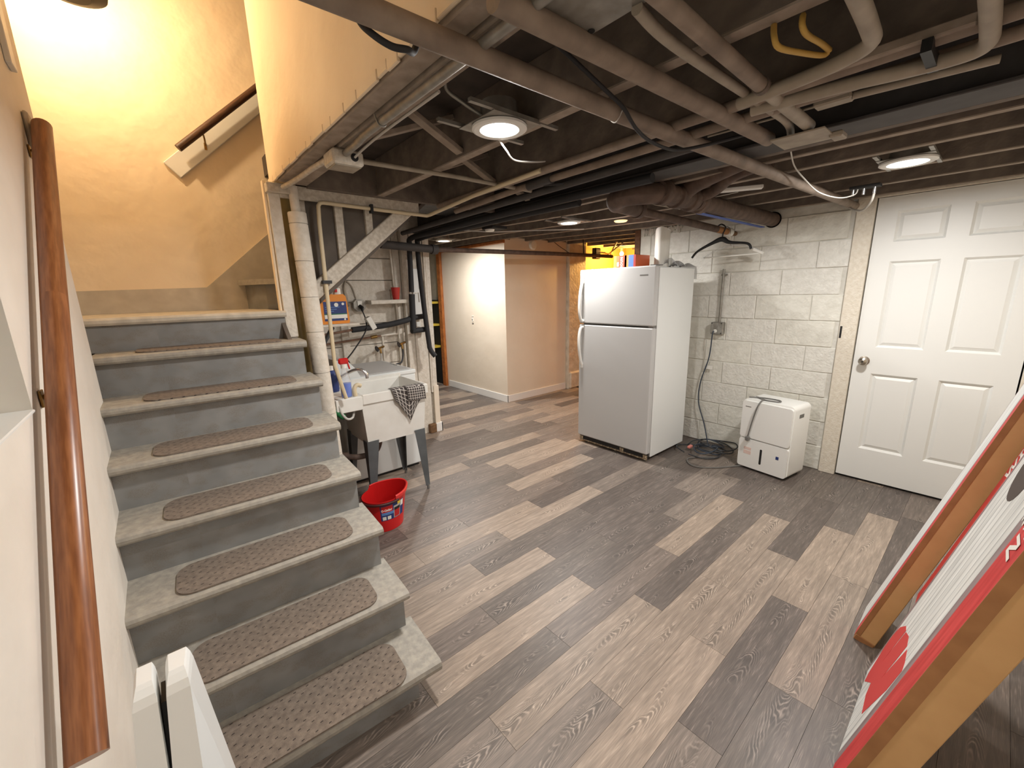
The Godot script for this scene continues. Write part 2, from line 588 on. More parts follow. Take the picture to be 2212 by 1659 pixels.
func bulb(at: Vector3, called: String, label: String, col: Color, energy: float, e_glow: float) -> Node3D:
	var t := thing(called, label, "lamp", at)
	var b := MB.new()
	var pr := []
	for i in 13:
		var a := PI * i / 12.0
		pr.append(Vector2(0.032 * sin(a), -0.034 * cos(a)))
	b.lathe(pr, 20, at)
	part("bulb", b, glow(col, e_glow), t)
	b = MB.new()
	b.lathe([Vector2(0, 0.085), Vector2(0.02, 0.085), Vector2(0.02, 0.03), Vector2(0.0, 0.028)], 16, at)
	part("socket", b, M.label_white, t)
	var l := OmniLight3D.new()
	l.name = "lamp_light"
	l.light_energy = energy
	l.light_color = col
	l.light_size = 0.03
	l.omni_range = 14.0
	l.omni_attenuation = 2.0
	l.shadow_enabled = true
	t.add_child(l)
	return t

# ---------------------------------------------------------------- scene
func _ready() -> void:
	rng.seed = 5
	var cam := Camera3D.new()
	cam.name = "camera"
	add_child(cam)
	cam.position = Vector3(0, 1.5, 0)
	cam.rotation = Vector3(-0.219695, -0.704574, -0.0225428)
	cam.fov = 85.93
	cam.near = 0.02
	cam.far = 60.0
	cam.current = true
	var we := WorldEnvironment.new()
	we.name = "world"
	var env := Environment.new()
	env.background_mode = Environment.BG_COLOR
	env.background_color = Color(0.0, 0.0, 0.0)
	env.tonemap_mode = Environment.TONE_MAPPER_LINEAR
	env.tonemap_exposure = 1.0
	env.sdfgi_enabled = true
	env.ssao_enabled = true
	env.ssil_enabled = true
	we.environment = env
	add_child(we)
	M.glow_led = glow(Color(1.0, 0.98, 0.95), 6.0)
	make_materials()
	room_lights()
	shell()
	floor_planks()
	ceiling()
	block_wall()
	door()
	stairs()
	stairwell()
	post_corner()
	laundry_wall()
	ceiling_pipes()
	far_area()
	fridge()
	right_wall_things()
	dehumidifier()
	laundry_things()
	cartons()
	near_left()

func room_lights() -> void:
	recessed_light(Vector3(1.06, 2.072, -1.285), 0.1, "bright recessed ceiling light nearest the plastered stairwell wall", 2.9, 0.105)
	recessed_light(Vector3(2.93, 2.072, -0.405), 0.11, "bright recessed ceiling light in front of the white panelled door", 2.9, 0.105)
	recessed_light(Vector3(2.88, 2.072, -2.57), 0.1, "bright recessed ceiling light above and left of the refrigerator", 3.2, 0.105)
	recessed_light(Vector3(2.87, 2.13, -4.62), 0.1, "bright recessed ceiling light near the wooden door casing at the back", 3.8, 0.105)
	recessed_light(Vector3(0.86, 2.072, 1.0), 0.1, "recessed ceiling light over the passage at the foot of the stairs", 2.0, 0.105)
	bulb(Vector3(5.72, 2.045, -4.0), "bare_bulb", "glowing bare bulb in the yellow room behind the refrigerator", Color(1.0, 0.76, 0.42), 1.7, 14.0)
	bulb(Vector3(-0.12, 3.02, -2.98), "stair_bulb", "warm bulb above the top of the stairwell landing", Color(1.0, 0.87, 0.69), 0.85, 8.0)

func shell() -> void:
	# outer walls, floor slab and upper storey, all with thickness
	var w := structure("wall_left")
	slab("plaster", Vector3(-0.42, -0.1, -2.40), Vector3(-0.22, 1.28, 2.32), M.plaster_left, w)
	slab("plaster", Vector3(-0.42, 2.0, -2.40), Vector3(-0.22, 4.6, 2.32), M.plaster_left, w)
	slab("plaster", Vector3(-0.42, 1.28, -2.40), Vector3(-0.22, 2.0, -1.262), M.plaster_left, w)
	slab("plaster", Vector3(-0.42, 1.28, -0.40), Vector3(-0.22, 2.0, 2.32), M.plaster_left, w)
	w = structure("window_1", Vector3(-0.34, 1.28, -0.83))
	slab("sill", Vector3(-0.40, 1.2802, -1.261), Vector3(-0.216, 1.287, -0.401), M.white_paint, w, 0.002)
	slab("frame", Vector3(-0.40, 1.288, -1.261), Vector3(-0.345, 1.33, -0.401), M.white_paint, w, 0.003)
	slab("frame", Vector3(-0.40, 1.955, -1.261), Vector3(-0.345, 1.999, -0.401), M.white_paint, w, 0.003)
	slab("frame", Vector3(-0.40, 1.33, -1.261), Vector3(-0.345, 1.955, -1.215), M.white_paint, w, 0.003)
	slab("frame", Vector3(-0.40, 1.33, -0.447), Vector3(-0.345, 1.955, -0.401), M.white_paint, w, 0.003)
	slab("pane", Vector3(-0.385, 1.33, -1.215), Vector3(-0.380, 1.955, -0.447), plain(c8(204, 216, 220), 0.3), w)
	slab("outer_board", Vector3(-0.50, 1.2, -1.35), Vector3(-0.421, 2.05, -0.3), M.white_paint, w)
	w = structure("wall_left_return")
	slab("return", Vector3(-0.55, -0.1, -3.40), Vector3(-0.335, 4.6, -2.40), M.plaster, w)
	w = structure("wall_back")
	slab("plaster", Vector3(-0.55, -0.1, -3.52), Vector3(0.56, 4.6, -3.40), M.plaster, w)
	var wb := MB.new()
	wb.xf = Transform3D(Basis(), Vector3(0, 0, -3.52))
	wb.prism(PackedVector2Array([Vector2(0.56, 1.40), Vector2(0.72, 1.40), Vector2(1.77, 2.29), Vector2(2.6, 2.29), Vector2(2.6, 4.6), Vector2(0.56, 4.6)]), 0.0, 0.12)
	part("plaster_over_stairs", wb, M.plaster, w)
	w = structure("wall_front")
	slab("plaster", Vector3(1.12, -0.1, 0.46), Vector3(4.3, 2.3, 0.58), M.panel_wall, w)
	slab("return", Vector3(1.12, -0.1, 0.58), Vector3(1.24, 2.3, 2.2), M.panel_wall, w)
	w = structure("wall_behind")
	slab("plaster", Vector3(-0.42, -0.1, 2.2), Vector3(1.24, 2.3, 2.32), M.plaster_left, w)
	slab("well_end", Vector3(-0.42, 2.13, 0.34), Vector3(0.60, 4.6, 0.46), M.plaster, w)
	w = structure("ceiling_passage")
	slab("plaster", Vector3(-0.42, 2.10, 0.46), Vector3(0.60, 2.42, 2.32), M.panel_wall, w)
	# stairwell side wall above the basement ceiling, over the right edge of the stairs
	w = structure("wall_stairwell")
	slab("plaster", Vector3(0.60, 2.115, -2.74), Vector3(0.72, 4.6, 0.46), M.plaster, w)
	var b := MB.new()
	# ragged plaster edge along the bottom
	var z := -2.74
	while z < 0.4:
		var l := rng.randf_range(0.05, 0.16)
		b.bx(Vector3(0.594, 2.115 - rng.randf_range(0.004, 0.013), z), Vector3(0.604, 2.135, z + l * 0.96), 0.002)
		z += l
	part("ragged_edge", b, M.plaster, w)
	w = structure("ceiling_stairwell")
	slab("plaster", Vector3(-0.55, 4.6, -3.52), Vector3(2.6, 4.7, 1.4), M.plaster, w)
	w = structure("wall_upper_flight")
	slab("plaster", Vector3(2.5, 2.42, -3.4), Vector3(2.6, 4.6, -2.74), M.plaster, w)

func floor_planks() -> void:
	var f := structure("floor")
	slab("subfloor", Vector3(-0.6, -0.12, -7.2), Vector3(7.0, -0.005, 2.4), M.floor_slab, f)
	var light := [plank_tex(c8(146, 131, 117), 101, -0.1, 0.5), plank_tex(c8(142, 128, 115), 102, 0.6, 0.5), plank_tex(c8(150, 135, 121), 103, -0.3, 0.3), plank_tex(c8(140, 126, 113), 104, 0.1, 0.6)]
	var mid := [plank_tex(c8(120, 109, 100), 111, -0.1, 0.6), plank_tex(c8(124, 113, 104), 112, 0.55, 0.5), plank_tex(c8(114, 103, 95), 113, -0.2, 0.6)]
	var dark := [plank_tex(c8(98, 89, 83), 121, -0.1, 0.8), plank_tex(c8(102, 93, 86), 122, 0.4, 0.9), plank_tex(c8(93, 84, 78), 123, -0.3, 0.7)]
	var sets := {"L": light, "M": mid, "D": dark}
	# rows: one known joint x and the tones of the planks, from the first joint rightwards; others fall at random
	var known := {
		3: [1.30, {}], 2: [0.75, {0.75: "D", 1.675: "D"}],
		1: [1.585, {0.66: "D", 1.585: "LR", 2.51: "L", 3.435: "D"}],
		0: [2.11, {0.26: "M", 1.185: "D", 2.11: "L", 3.035: "D"}],
		-1: [2.505, {0.655: "L", 1.58: "LR", 2.505: "D", 3.43: "D"}],
		-2: [2.0, {0.15: "M", 1.075: "L", 2.0: "L", 2.925: "D"}],
		-3: [0.69, {-0.235: "M", 0.69: "LR", 1.615: "D", 2.54: "D", 3.465: "D"}],
		-4: [1.135, {0.21: "DR", 1.135: "M", 2.06: "L", 2.985: "D"}],
		-5: [1.495, {0.57: "L", 1.495: "D", 2.42: "M", 3.345: "D"}],
		-6: [0.985, {0.06: "M", 0.985: "D", 1.91: "D", 2.835: "M"}],
		-7: [1.53, {0.605: "L", 1.53: "D", 2.455: "D"}],
		-8: [1.14, {0.215: "L", 1.14: "D", 2.065: "D", 2.99: "D"}],
		-9: [1.455, {0.53: "M", 1.455: "L", 2.38: "M", 3.305: "D"}],
		-10: [1.87, {0.945: "L", 1.87: "D", 2.795: "D"}],
		-11: [1.35, {0.425: "M", 1.35: "M", 2.275: "D"}],
		-12: [1.915, {0.99: "M", 1.915: "L", 2.84: "D"}],
		-13: [1.20, {1.2: "D", 2.125: "M"}],
		-14: [2.18, {1.255: "M", 2.18: "L", 3.105: "D"}],
		-15: [2.055, {1.13: "M", 2.055: "L", 2.98: "M"}],
		-16: [1.90, {0.975: "L", 1.9: "D", 2.825: "M"}],
		-17: [2.01, {1.085: "M", 2.01: "L", 2.935: "M"}],
		-18: [1.5, {1.5: "D", 2.425: "D"}],
		-19: [2.30, {1.375: "D", 2.3: "D", 3.225: "L"}],
		-20: [1.7, {1.7: "D", 2.625: "M"}],
		-21: [2.05, {2.05: "M", 2.975: "L"}],
		-22: [1.70, {1.7: "L", 2.625: "M"}],
	}
	var PW := 0.153
	var PL := 0.925
	var full := MB.new()
	full.bx(Vector3(0, -0.005, 0), Vector3(PL - 0.0012, 0, PW - 0.0010))
	_plank_uv(full, PL)
	var full_mesh := full.mesh()
	for r in range(-38, 7):
		var z0 := -0.524 + PW * r
		var z1 := z0 + PW
		if z1 > 0.459: continue
		var x_lo := -0.22 if z0 > -1.40 else 0.5
		var x_hi := 4.0 if z0 > -2.6 else 4.9
		if z1 < -4.27: x_hi = 3.55
		var seed_x: float = known[r][0] if known.has(r) else fmod(absf(r) * 0.377 + 0.11, PL)
		var x: float = seed_x - PL * ceil((seed_x - x_lo) / PL)
		while x < x_hi - 0.01:
			var a := maxf(x, x_lo)
			var e := minf(x + PL, x_hi)
			var tone := ""
			if known.has(r):
				for k in known[r][1]:
					if absf(k - x) < 0.08: tone = known[r][1][k]
			if tone == "":
				var q := rng.randf()
				tone = "D" if q < 0.45 else ("M" if q < 0.75 else "L")
			var pick := rng.randi() % 3
			if tone.length() == 2:
				pick = 1
				tone = tone[0]
			elif tone == "L" and pick == 1: pick = 3
			var mt: Material = sets[tone][pick]
			var o := MeshInstance3D.new()
			o.name = "plank"
			if e - a > PL - 0.002:
				o.mesh = full_mesh
				if rng.randf() < 0.5:
					o.position = Vector3(x + PL - 0.0012, 0, z1 - 0.001)
					o.rotation.y = PI
				else:
					o.position = Vector3(x, 0, z0)
			else:
				var mb := MB.new()
				mb.bx(Vector3(0, -0.005, 0), Vector3(e - a - 0.0012, 0, PW - 0.0010))
				_plank_uv(mb, PL)
				o.mesh = mb.mesh()
				o.position = Vector3(a, 0, z0)
			o.material_override = mt
			f.add_child(o, true)
			x += PL

func _plank_uv(mb: MB, pl: float) -> void:
	for i in mb.v.size():
		mb.uv[i] = Vector2(mb.v[i].x / pl, mb.v[i].z / 0.153)

func ceiling() -> void:
	var c := structure("ceiling", Vector3(0, 2.1, 0))
	slab("subfloor", Vector3(0.72, 2.30, -7.2), Vector3(7.0, 2.42, 0.6), M.subfloor, c)
	slab("subfloor", Vector3(0.4, 2.30, -7.2), Vector3(0.72, 2.42, -3.52), M.subfloor, c)
	slab("subfloor", Vector3(0.60, 2.30, 0.46), Vector3(1.24, 2.42, 2.32), M.subfloor, c)
	# joists run along the room away from the camera
	for x in [1.18, 1.62, 2.43, 2.71, 3.13, 3.53, 3.93, 4.35, 4.75, 5.2, 5.6, 6.0, 6.4]:
		var z0 := -2.6 if x < 1.7 else -6.4
		if x > 4.0: z0 = -4.25
		var z1 := 0.46 if x < 4.0 else -2.2
		var b := MB.new()
		if x < 1.7:
			b.bx(Vector3(x - 0.022, 2.10, z0), Vector3(x + 0.022, 2.30, z1), 0.003)
		else:
			# the old joists rise a little towards the back of the house
			b.xf = Transform3D(Basis(Vector3(0, 0, 1), Vector3(0, 1, 0), Vector3(-1, 0, 0)), Vector3(x, 0, 0))
			if x < 4.0:
				b.prism(PackedVector2Array([Vector2(z1, 2.10), Vector2(-2.2, 2.10), Vector2(-4.4, 2.165), Vector2(z0, 2.185), Vector2(z0, 2.30), Vector2(z1, 2.30)]), -0.022, 0.022)
			else:
				b.prism(PackedVector2Array([Vector2(z1, 2.11), Vector2(z0, 2.165), Vector2(z0, 2.30), Vector2(z1, 2.30)]), -0.022, 0.022)
		var jo := part("joist", b, M.joist, c)
		# thin paler strip: light caught by the joist undersides, put into the colour
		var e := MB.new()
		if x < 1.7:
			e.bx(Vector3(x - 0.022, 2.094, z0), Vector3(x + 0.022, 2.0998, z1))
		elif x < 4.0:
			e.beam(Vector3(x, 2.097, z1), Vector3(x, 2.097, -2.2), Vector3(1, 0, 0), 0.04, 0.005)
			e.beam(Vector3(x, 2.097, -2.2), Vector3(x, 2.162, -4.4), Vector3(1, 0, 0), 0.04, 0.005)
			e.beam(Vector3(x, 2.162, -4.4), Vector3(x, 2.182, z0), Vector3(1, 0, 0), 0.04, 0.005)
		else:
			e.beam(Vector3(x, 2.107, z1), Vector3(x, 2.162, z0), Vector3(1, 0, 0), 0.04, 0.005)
		sub("painted_lit_edge", e, M.joist_edge, jo)
	for x in [1.18, 1.62]:
		var b := MB.new()
		b.bx(Vector3(x - 0.022, 2.10, -6.4), Vector3(x + 0.022, 2.30, -3.53), 0.003)
		part("joist", b, M.joist, c)
	# doubled header under the stairwell wall
	slab("header", Vector3(0.61, 2.10, -2.60), Vector3(0.675, 2.30, 0.46), M.joist_edge, c, 0.004)
	slab("header", Vector3(0.685, 2.095, -2.60), Vector3(0.755, 2.30, 0.46), M.joist_edge, c, 0.004)
	# header across at the foot of the upper flight and cross bridging
	slab("header", Vector3(0.76, 2.09, -2.64), Vector3(2.08, 2.30, -2.60), M.joist, c, 0.003)
	slab("ledger", Vector3(0.62, 2.03, -2.665), Vector3(1.46, 2.10, -2.64), M.old_white, c, 0.003)
	for p in [[0.78, 1.155, -1.66], [1.205, 1.595, -1.98], [1.645, 2.07, -2.2], [2.45, 2.69, -1.9]]:
		var b := MB.new()
		b.beam(Vector3(p[0], 2.27, p[2]), Vector3(p[1], 2.115, p[2] - 0.02), Vector3(0, 0, 1), 0.045, 0.02, 0.002)
		part("bridging", b, M.joist_edge, c)
		b = MB.new()
		b.beam(Vector3(p[0], 2.115, p[2] - 0.06), Vector3(p[1], 2.27, p[2] - 0.08), Vector3(0, 0, 1), 0.045, 0.02, 0.002)
		part("bridging", b, M.joist_edge, c)
	# girder
	var g := MB.new()
	g.bx(Vector3(2.08, 2.088, -4.6), Vector3(2.25, 2.102, 0.46), 0.003)
	g.bx(Vector3(2.15, 2.10, -4.6), Vector3(2.18, 2.29, 0.46))
	g.bx(Vector3(2.08, 2.285, -4.6), Vector3(2.25, 2.299, 0.46), 0.003)
	part("beam", g, M.beam, c)
	slab("nailer", Vector3(2.255, 2.09, -4.6), Vector3(2.30, 2.299, 0.46), M.joist, c, 0.003)

func block_wall() -> void:
	var w := structure("wall_right", Vector3(4.0, 0, -1.6))
	slab("mortar_core", Vector3(3.991, -0.1, -2.56), Vector3(4.2, 2.3, -0.78), M.mortar, w)
	var H := 0.2035
	var L := 0.405
	for row in 10:
		var y0 := row * H
		var y1 := minf(y0 + H, 2.075)
		var zz := -0.785 + (L * 0.5 if row % 2 == 0 else L * 0.93) - L
		while zz > -2.56 - L:
			var a := maxf(zz - 0.0, -2.558)
			var e := minf(zz + L, -0.785)
			if e - a > 0.03:
				var b := MB.new()
				var d := rng.randf_range(-0.0035, 0.0035)
				var gap := rng.randf_range(0.0025, 0.0055)
				b.bx(Vector3(3.983 + d, y0 + gap * 0.6, a + gap * 0.5), Vector3(3.995, y1 - gap * 0.6, e - gap * 0.5), 0.0045)
				part("block", b, M.block if rng.randf() < 0.6 else M.block2, w)
			zz -= L
	# wall carries on past the door, and above it
	slab("plaster_beside_door", Vector3(3.99, -0.1, 0.22), Vector3(4.2, 2.3, 0.58), M.block, w)
	slab("plaster_over_door", Vector3(3.99, 2.10, -0.78), Vector3(4.2, 2.3, 0.22), M.joist, w)
	slab("door_backing", Vector3(4.09, -0.1, -0.78), Vector3(4.2, 2.3, 0.22), M.dark, w)
	# crumbled mortar bed at the top of the wall's far end
	var b := MB.new()
	for i in 26:
		var z := -2.55 + i * 0.017
		var s := rng.randf_range(0.012, 0.026)
		b.bx(Vector3(3.975 - s * 0.4, 2.04 + rng.randf_range(-0.02, 0.02), z), Vector3(4.02, 2.085 + rng.randf_range(0, 0.02), z + s), 0.006)
	part("mortar_crumbs", b, M.mortar, w)

func door() -> void:
	var d := structure("door_1", Vector3(4.0, 0, -0.27))
	var z0 := -0.668
	var z1 := 0.142
	var y0 := 0.018
	var y1 := 2.082
	# rails and stiles left standing proud around six recessed panels
	var cols := [[-0.556, -0.302], [-0.198, 0.048]]
	var rows := [[0.262, 0.848], [1.045, 1.650], [1.782, 1.985]]
	var X := 3.982
	var b := MB.new()
	b.bx(Vector3(X + 0.020, y0, z0), Vector3(X + 0.042, y1, z1))
	part("core", b, M.white_paint, d)
	for z in [[z0, cols[0][0]], [cols[0][1], cols[1][0]], [cols[1][1], z1]]:
		slab("stile", Vector3(X, y0, z[0]), Vector3(X + 0.0202, y1, z[1]), M.white_paint, d)
	for c in cols:
		for y in [[y0, rows[0][0]], [rows[0][1], rows[1][0]], [rows[1][1], rows[2][0]], [rows[2][1], y1]]:
			slab("rail", Vector3(X, y[0], c[0]), Vector3(X + 0.0202, y[1], c[1]), M.white_paint, d)
		for r in rows:
			b = MB.new()
			# sloping moulding around a raised field
			var i1 := 0.014
			var i2 := 0.036
			var o := [Vector3(X, r[0], c[0]), Vector3(X, r[0], c[1]), Vector3(X, r[1], c[1]), Vector3(X, r[1], c[0])]
			var m := [Vector3(X + 0.018, r[0] + i1, c[0] + i1), Vector3(X + 0.018, r[0] + i1, c[1] - i1), Vector3(X + 0.018, r[1] - i1, c[1] - i1), Vector3(X + 0.018, r[1] - i1, c[0] + i1)]
			var q := [Vector3(X + 0.007, r[0] + i2, c[0] + i2), Vector3(X + 0.007, r[0] + i2, c[1] - i2), Vector3(X + 0.007, r[1] - i2, c[1] - i2), Vector3(X + 0.007, r[1] - i2, c[0] + i2)]
			for k in 4:
				var k2 := (k + 1) % 4
				for pr in [[o, m], [m, q]]:
					var nn: Vector3 = (pr[0][k2] - pr[0][k]).cross(pr[1][k] - pr[0][k]).normalized()
					if nn.x > 0: nn = -nn
					b.quad(pr[0][k], pr[0][k2], pr[1][k2], pr[1][k], nn)
			b.quad(q[0], q[1], q[2], q[3], Vector3(-1, 0, 0))
			part("panel", b, M.white_paint, d)
	b = MB.new()
	b.xf = Transform3D(Basis(Vector3(0, 0, 1), PI / 2), Vector3(X, 0.94, -0.605))
	b.lathe([Vector2(0.0, 0.0), Vector2(0.033, 0.0), Vector2(0.033, 0.006), Vector2(0.013, 0.010), Vector2(0.012, 0.03), Vector2(0.024, 0.036), Vector2(0.029, 0.048), Vector2(0.026, 0.060), Vector2(0.012, 0.067), Vector2(0.0, 0.068)], 28)
	var k := part("knob", b, M.nickel, d)
	b = MB.new()
	b.xf = Transform3D(Basis(Vector3(0, 0, 1), PI / 2), Vector3(X, 0.94, -0.605))
	b.lathe([Vector2(0.0, 0.069), Vector2(0.006, 0.069), Vector2(0.006, 0.067)], 12)
	sub("lock_button", b, M.dark, k)
	slab("latch_plate", Vector3(X - 0.002, 0.90, -0.69), Vector3(X + 0.01, 0.98, -0.684), M.dark, d)
	# frame
	var t := structure("trim_1", Vector3(3.97, 0, -0.72))
	slab("jamb", Vector3(3.965, 0, -0.782), Vector3(4.08, 2.10, -0.676), M.trim_beige, t, 0.004)
	slab("jamb", Vector3(3.97, 0, 0.150), Vector3(4.08, 2.10, 0.24), M.trim_beige, t, 0.004)
	slab("head", Vector3(3.975, 2.086, -0.70), Vector3(4.08, 2.12, 0.24), M.trim_beige, t, 0.004)
	slab("strike_hole", Vector3(3.9635, 1.10, -0.775), Vector3(3.9655, 1.19, -0.762), M.dark, t)
	slab("threshold", Vector3(4.0, 0.0, -0.68), Vector3(4.08, 0.006, 0.15), M.dark, t)

const RISE := [0.160, 0.338, 0.530, 0.716, 0.902, 1.086, 1.270]
const RUN := 0.2065
const NOSE := -1.173

func tread_xf(k: int) -> Transform3D:
	# the treads run very slightly out of square with the wall
	return Transform3D(Basis(Vector3.UP, -0.055), Vector3(0.6, RISE[k], NOSE - RUN * k))

func stairs() -> void:
	var s := thing("staircase", "grey painted wooden staircase with worn treads and blue-grey risers", "staircase", Vector3(0.2, 0, -1.9))
	for k in 7:
		var y: float = RISE[k]
		var below: float = RISE[k - 1] if k > 0 else 0.0
		var b := MB.new()
		b.xf = tread_xf(k)
		var xr := 0.0 if k > 0 else 0.012
		var th := 0.036 if k != 0 else 0.045
		# tread with rounded nosing: profile in the yz plane, drawn along x
		var pr := PackedVector2Array([Vector2(0.27, 0), Vector2(0.27, -th), Vector2(-0.004, -th), Vector2(-0.012, -th * 0.75), Vector2(-0.014, -th * 0.45), Vector2(-0.010, -0.006), Vector2(0.0, 0.0)])
		var keep := b.xf
		b.xf = keep * Transform3D(Basis(Vector3(0, 0, -1), Vector3(0, 1, 0), Vector3(1, 0, 0)), Vector3(-0.838, 0, 0))
		b.prism(pr, 0.0, 0.838 + xr)
		part("tread", b, M.tread, s)
		b = MB.new()
		b.xf = keep
		var back := 0.028 if k > 0 else 0.042
		b.bx(Vector3(-0.838, below - y, -back - 0.02), Vector3(-0.012 if k > 0 else -0.065, -th, -back))
		part("riser", b, M.riser, s)
	# top riser and landing
	slab("riser", Vector3(-0.335, 1.27, -2.655), Vector3(0.56, 1.392, -2.635), M.riser, s)
	var b := MB.new()
	b.xf = Transform3D(Basis(Vector3(0, 0, -1), Vector3(0, 1, 0), Vector3(1, 0, 0)), Vector3(-0.335, 1.425, -2.61))
	b.prism(PackedVector2Array([Vector2(0.79, 0), Vector2(0.79, -0.034), Vector2(0.004, -0.034), Vector2(-0.004, -0.024), Vector2(-0.004, -0.01), Vector2(0.004, 0)]), 0.0, 0.90)
	part("landing", b, M.nosing, s)
	# winder at the far right corner
	b = MB.new()
	b.xf = Transform3D(Basis(Vector3(1, 0, 0), Vector3(0, 0, -1), Vector3(0, 1, 0)), Vector3(0, 1.582, 0))
	b.prism(PackedVector2Array([Vector2(0.47, 3.40), Vector2(0.462, 3.36), Vector2(0.47, 3.32), Vector2(0.50, 3.22), Vector2(0.545, 3.10), Vector2(0.86, 2.76), Vector2(0.90, 2.76), Vector2(0.90, 3.40)]), 0.0, 0.034, true)
	part("winder_tread", b, M.tread, s)
	b = MB.new()
	b.xf = Transform3D(Basis(Vector3(1, 0, 0), Vector3(0, 0, -1), Vector3(0, 1, 0)), Vector3(0, 1.425, 0))
	b.prism(PackedVector2Array([Vector2(0.50, 3.40), Vector2(0.53, 3.22), Vector2(0.575, 3.12), Vector2(0.72, 2.98), Vector2(0.74, 2.98), Vector2(0.74, 3.40)]), 0.0, 0.157)
	part("winder_riser", b, M.riser, s)
	slab("upper_step", Vector3(0.88, 1.765, -3.4), Vector3(1.14, 1.80, -2.76), M.riser, s)
	slab("upper_step", Vector3(1.14, 1.975, -3.4), Vector3(1.4, 2.01, -2.76), M.riser, s)
	slab("upper_step", Vector3(1.40, 2.185, -3.4), Vector3(2.5, 2.22, -2.76), M.riser, s)
	# closed side under the treads
	var side := PackedVector2Array([Vector2(-1.27, 0.0), Vector2(-3.38, 0.0), Vector2(-3.38, 1.38), Vector2(-2.66, 1.38)])
	for k in range(6, 0, -1):
		side.append(Vector2(NOSE - RUN * k - 0.075, RISE[k] - 0.04))
		side.append(Vector2(NOSE - RUN * k - 0.075, RISE[k - 1] - 0.04))
	b = MB.new()
	b.xf = Transform3D(Basis(Vector3(0, 0, 1), Vector3(0, 1, 0), Vector3(-1, 0, 0)), Vector3(0.56, 0, 0))
	b.prism(side, 0.0, 0.02)
	part("stringer", b, M.panel_grey, s)
	# loose block under the right end of the lowest tread
	slab("support_block", Vector3(0.50, 0.0, -1.30), Vector3(0.545, 0.112, -1.25), M.stain_brown, s)
	# stair mats
	var words := ["lowest", "second", "third", "fourth", "fifth", "sixth", "topmost"]
	var nb := ["with frayed front edge, nearest the floor", "from the bottom", "from the bottom", "in the middle of the flight", "from the bottom", "from the bottom", "with a loose thread, below the landing"]
	for k in 7:
		var t := MB.new()
		t.xf = tread_xf(k) * Transform3D(Basis(Vector3(1, 0, 0), Vector3(0, 0, -1), Vector3(0, 1, 0)), Vector3(0, 0.0006, 0))
		var poly := PackedVector2Array()
		var x0 := -0.695
		var x1 := -0.108
		var d0 := 0.004 if k > 0 else -0.012
		var d1 := 0.203
		var R := 0.055
		for cn in [[x0 + R, d0 + R, PI], [x1 - R, d0 + R, 1.5 * PI], [x1 - R, d1 - R, 0.0], [x0 + R, d1 - R, 0.5 * PI]]:
			for i in 7:
				var a: float = cn[2] + PI / 2 * i / 6.0
				poly.append(Vector2(cn[0] + R * cos(a), cn[1] + R * sin(a)))
		t.prism(poly, 0.0, 0.006)
		single("stair_mat", "brown dotted carpet stair mat, " + words[k] + " " + nb[k], "stair mat", tread_xf(k) * Vector3(-0.4, 0.0006, -0.1), t, M.carpet, "carpet mats on the stair treads")

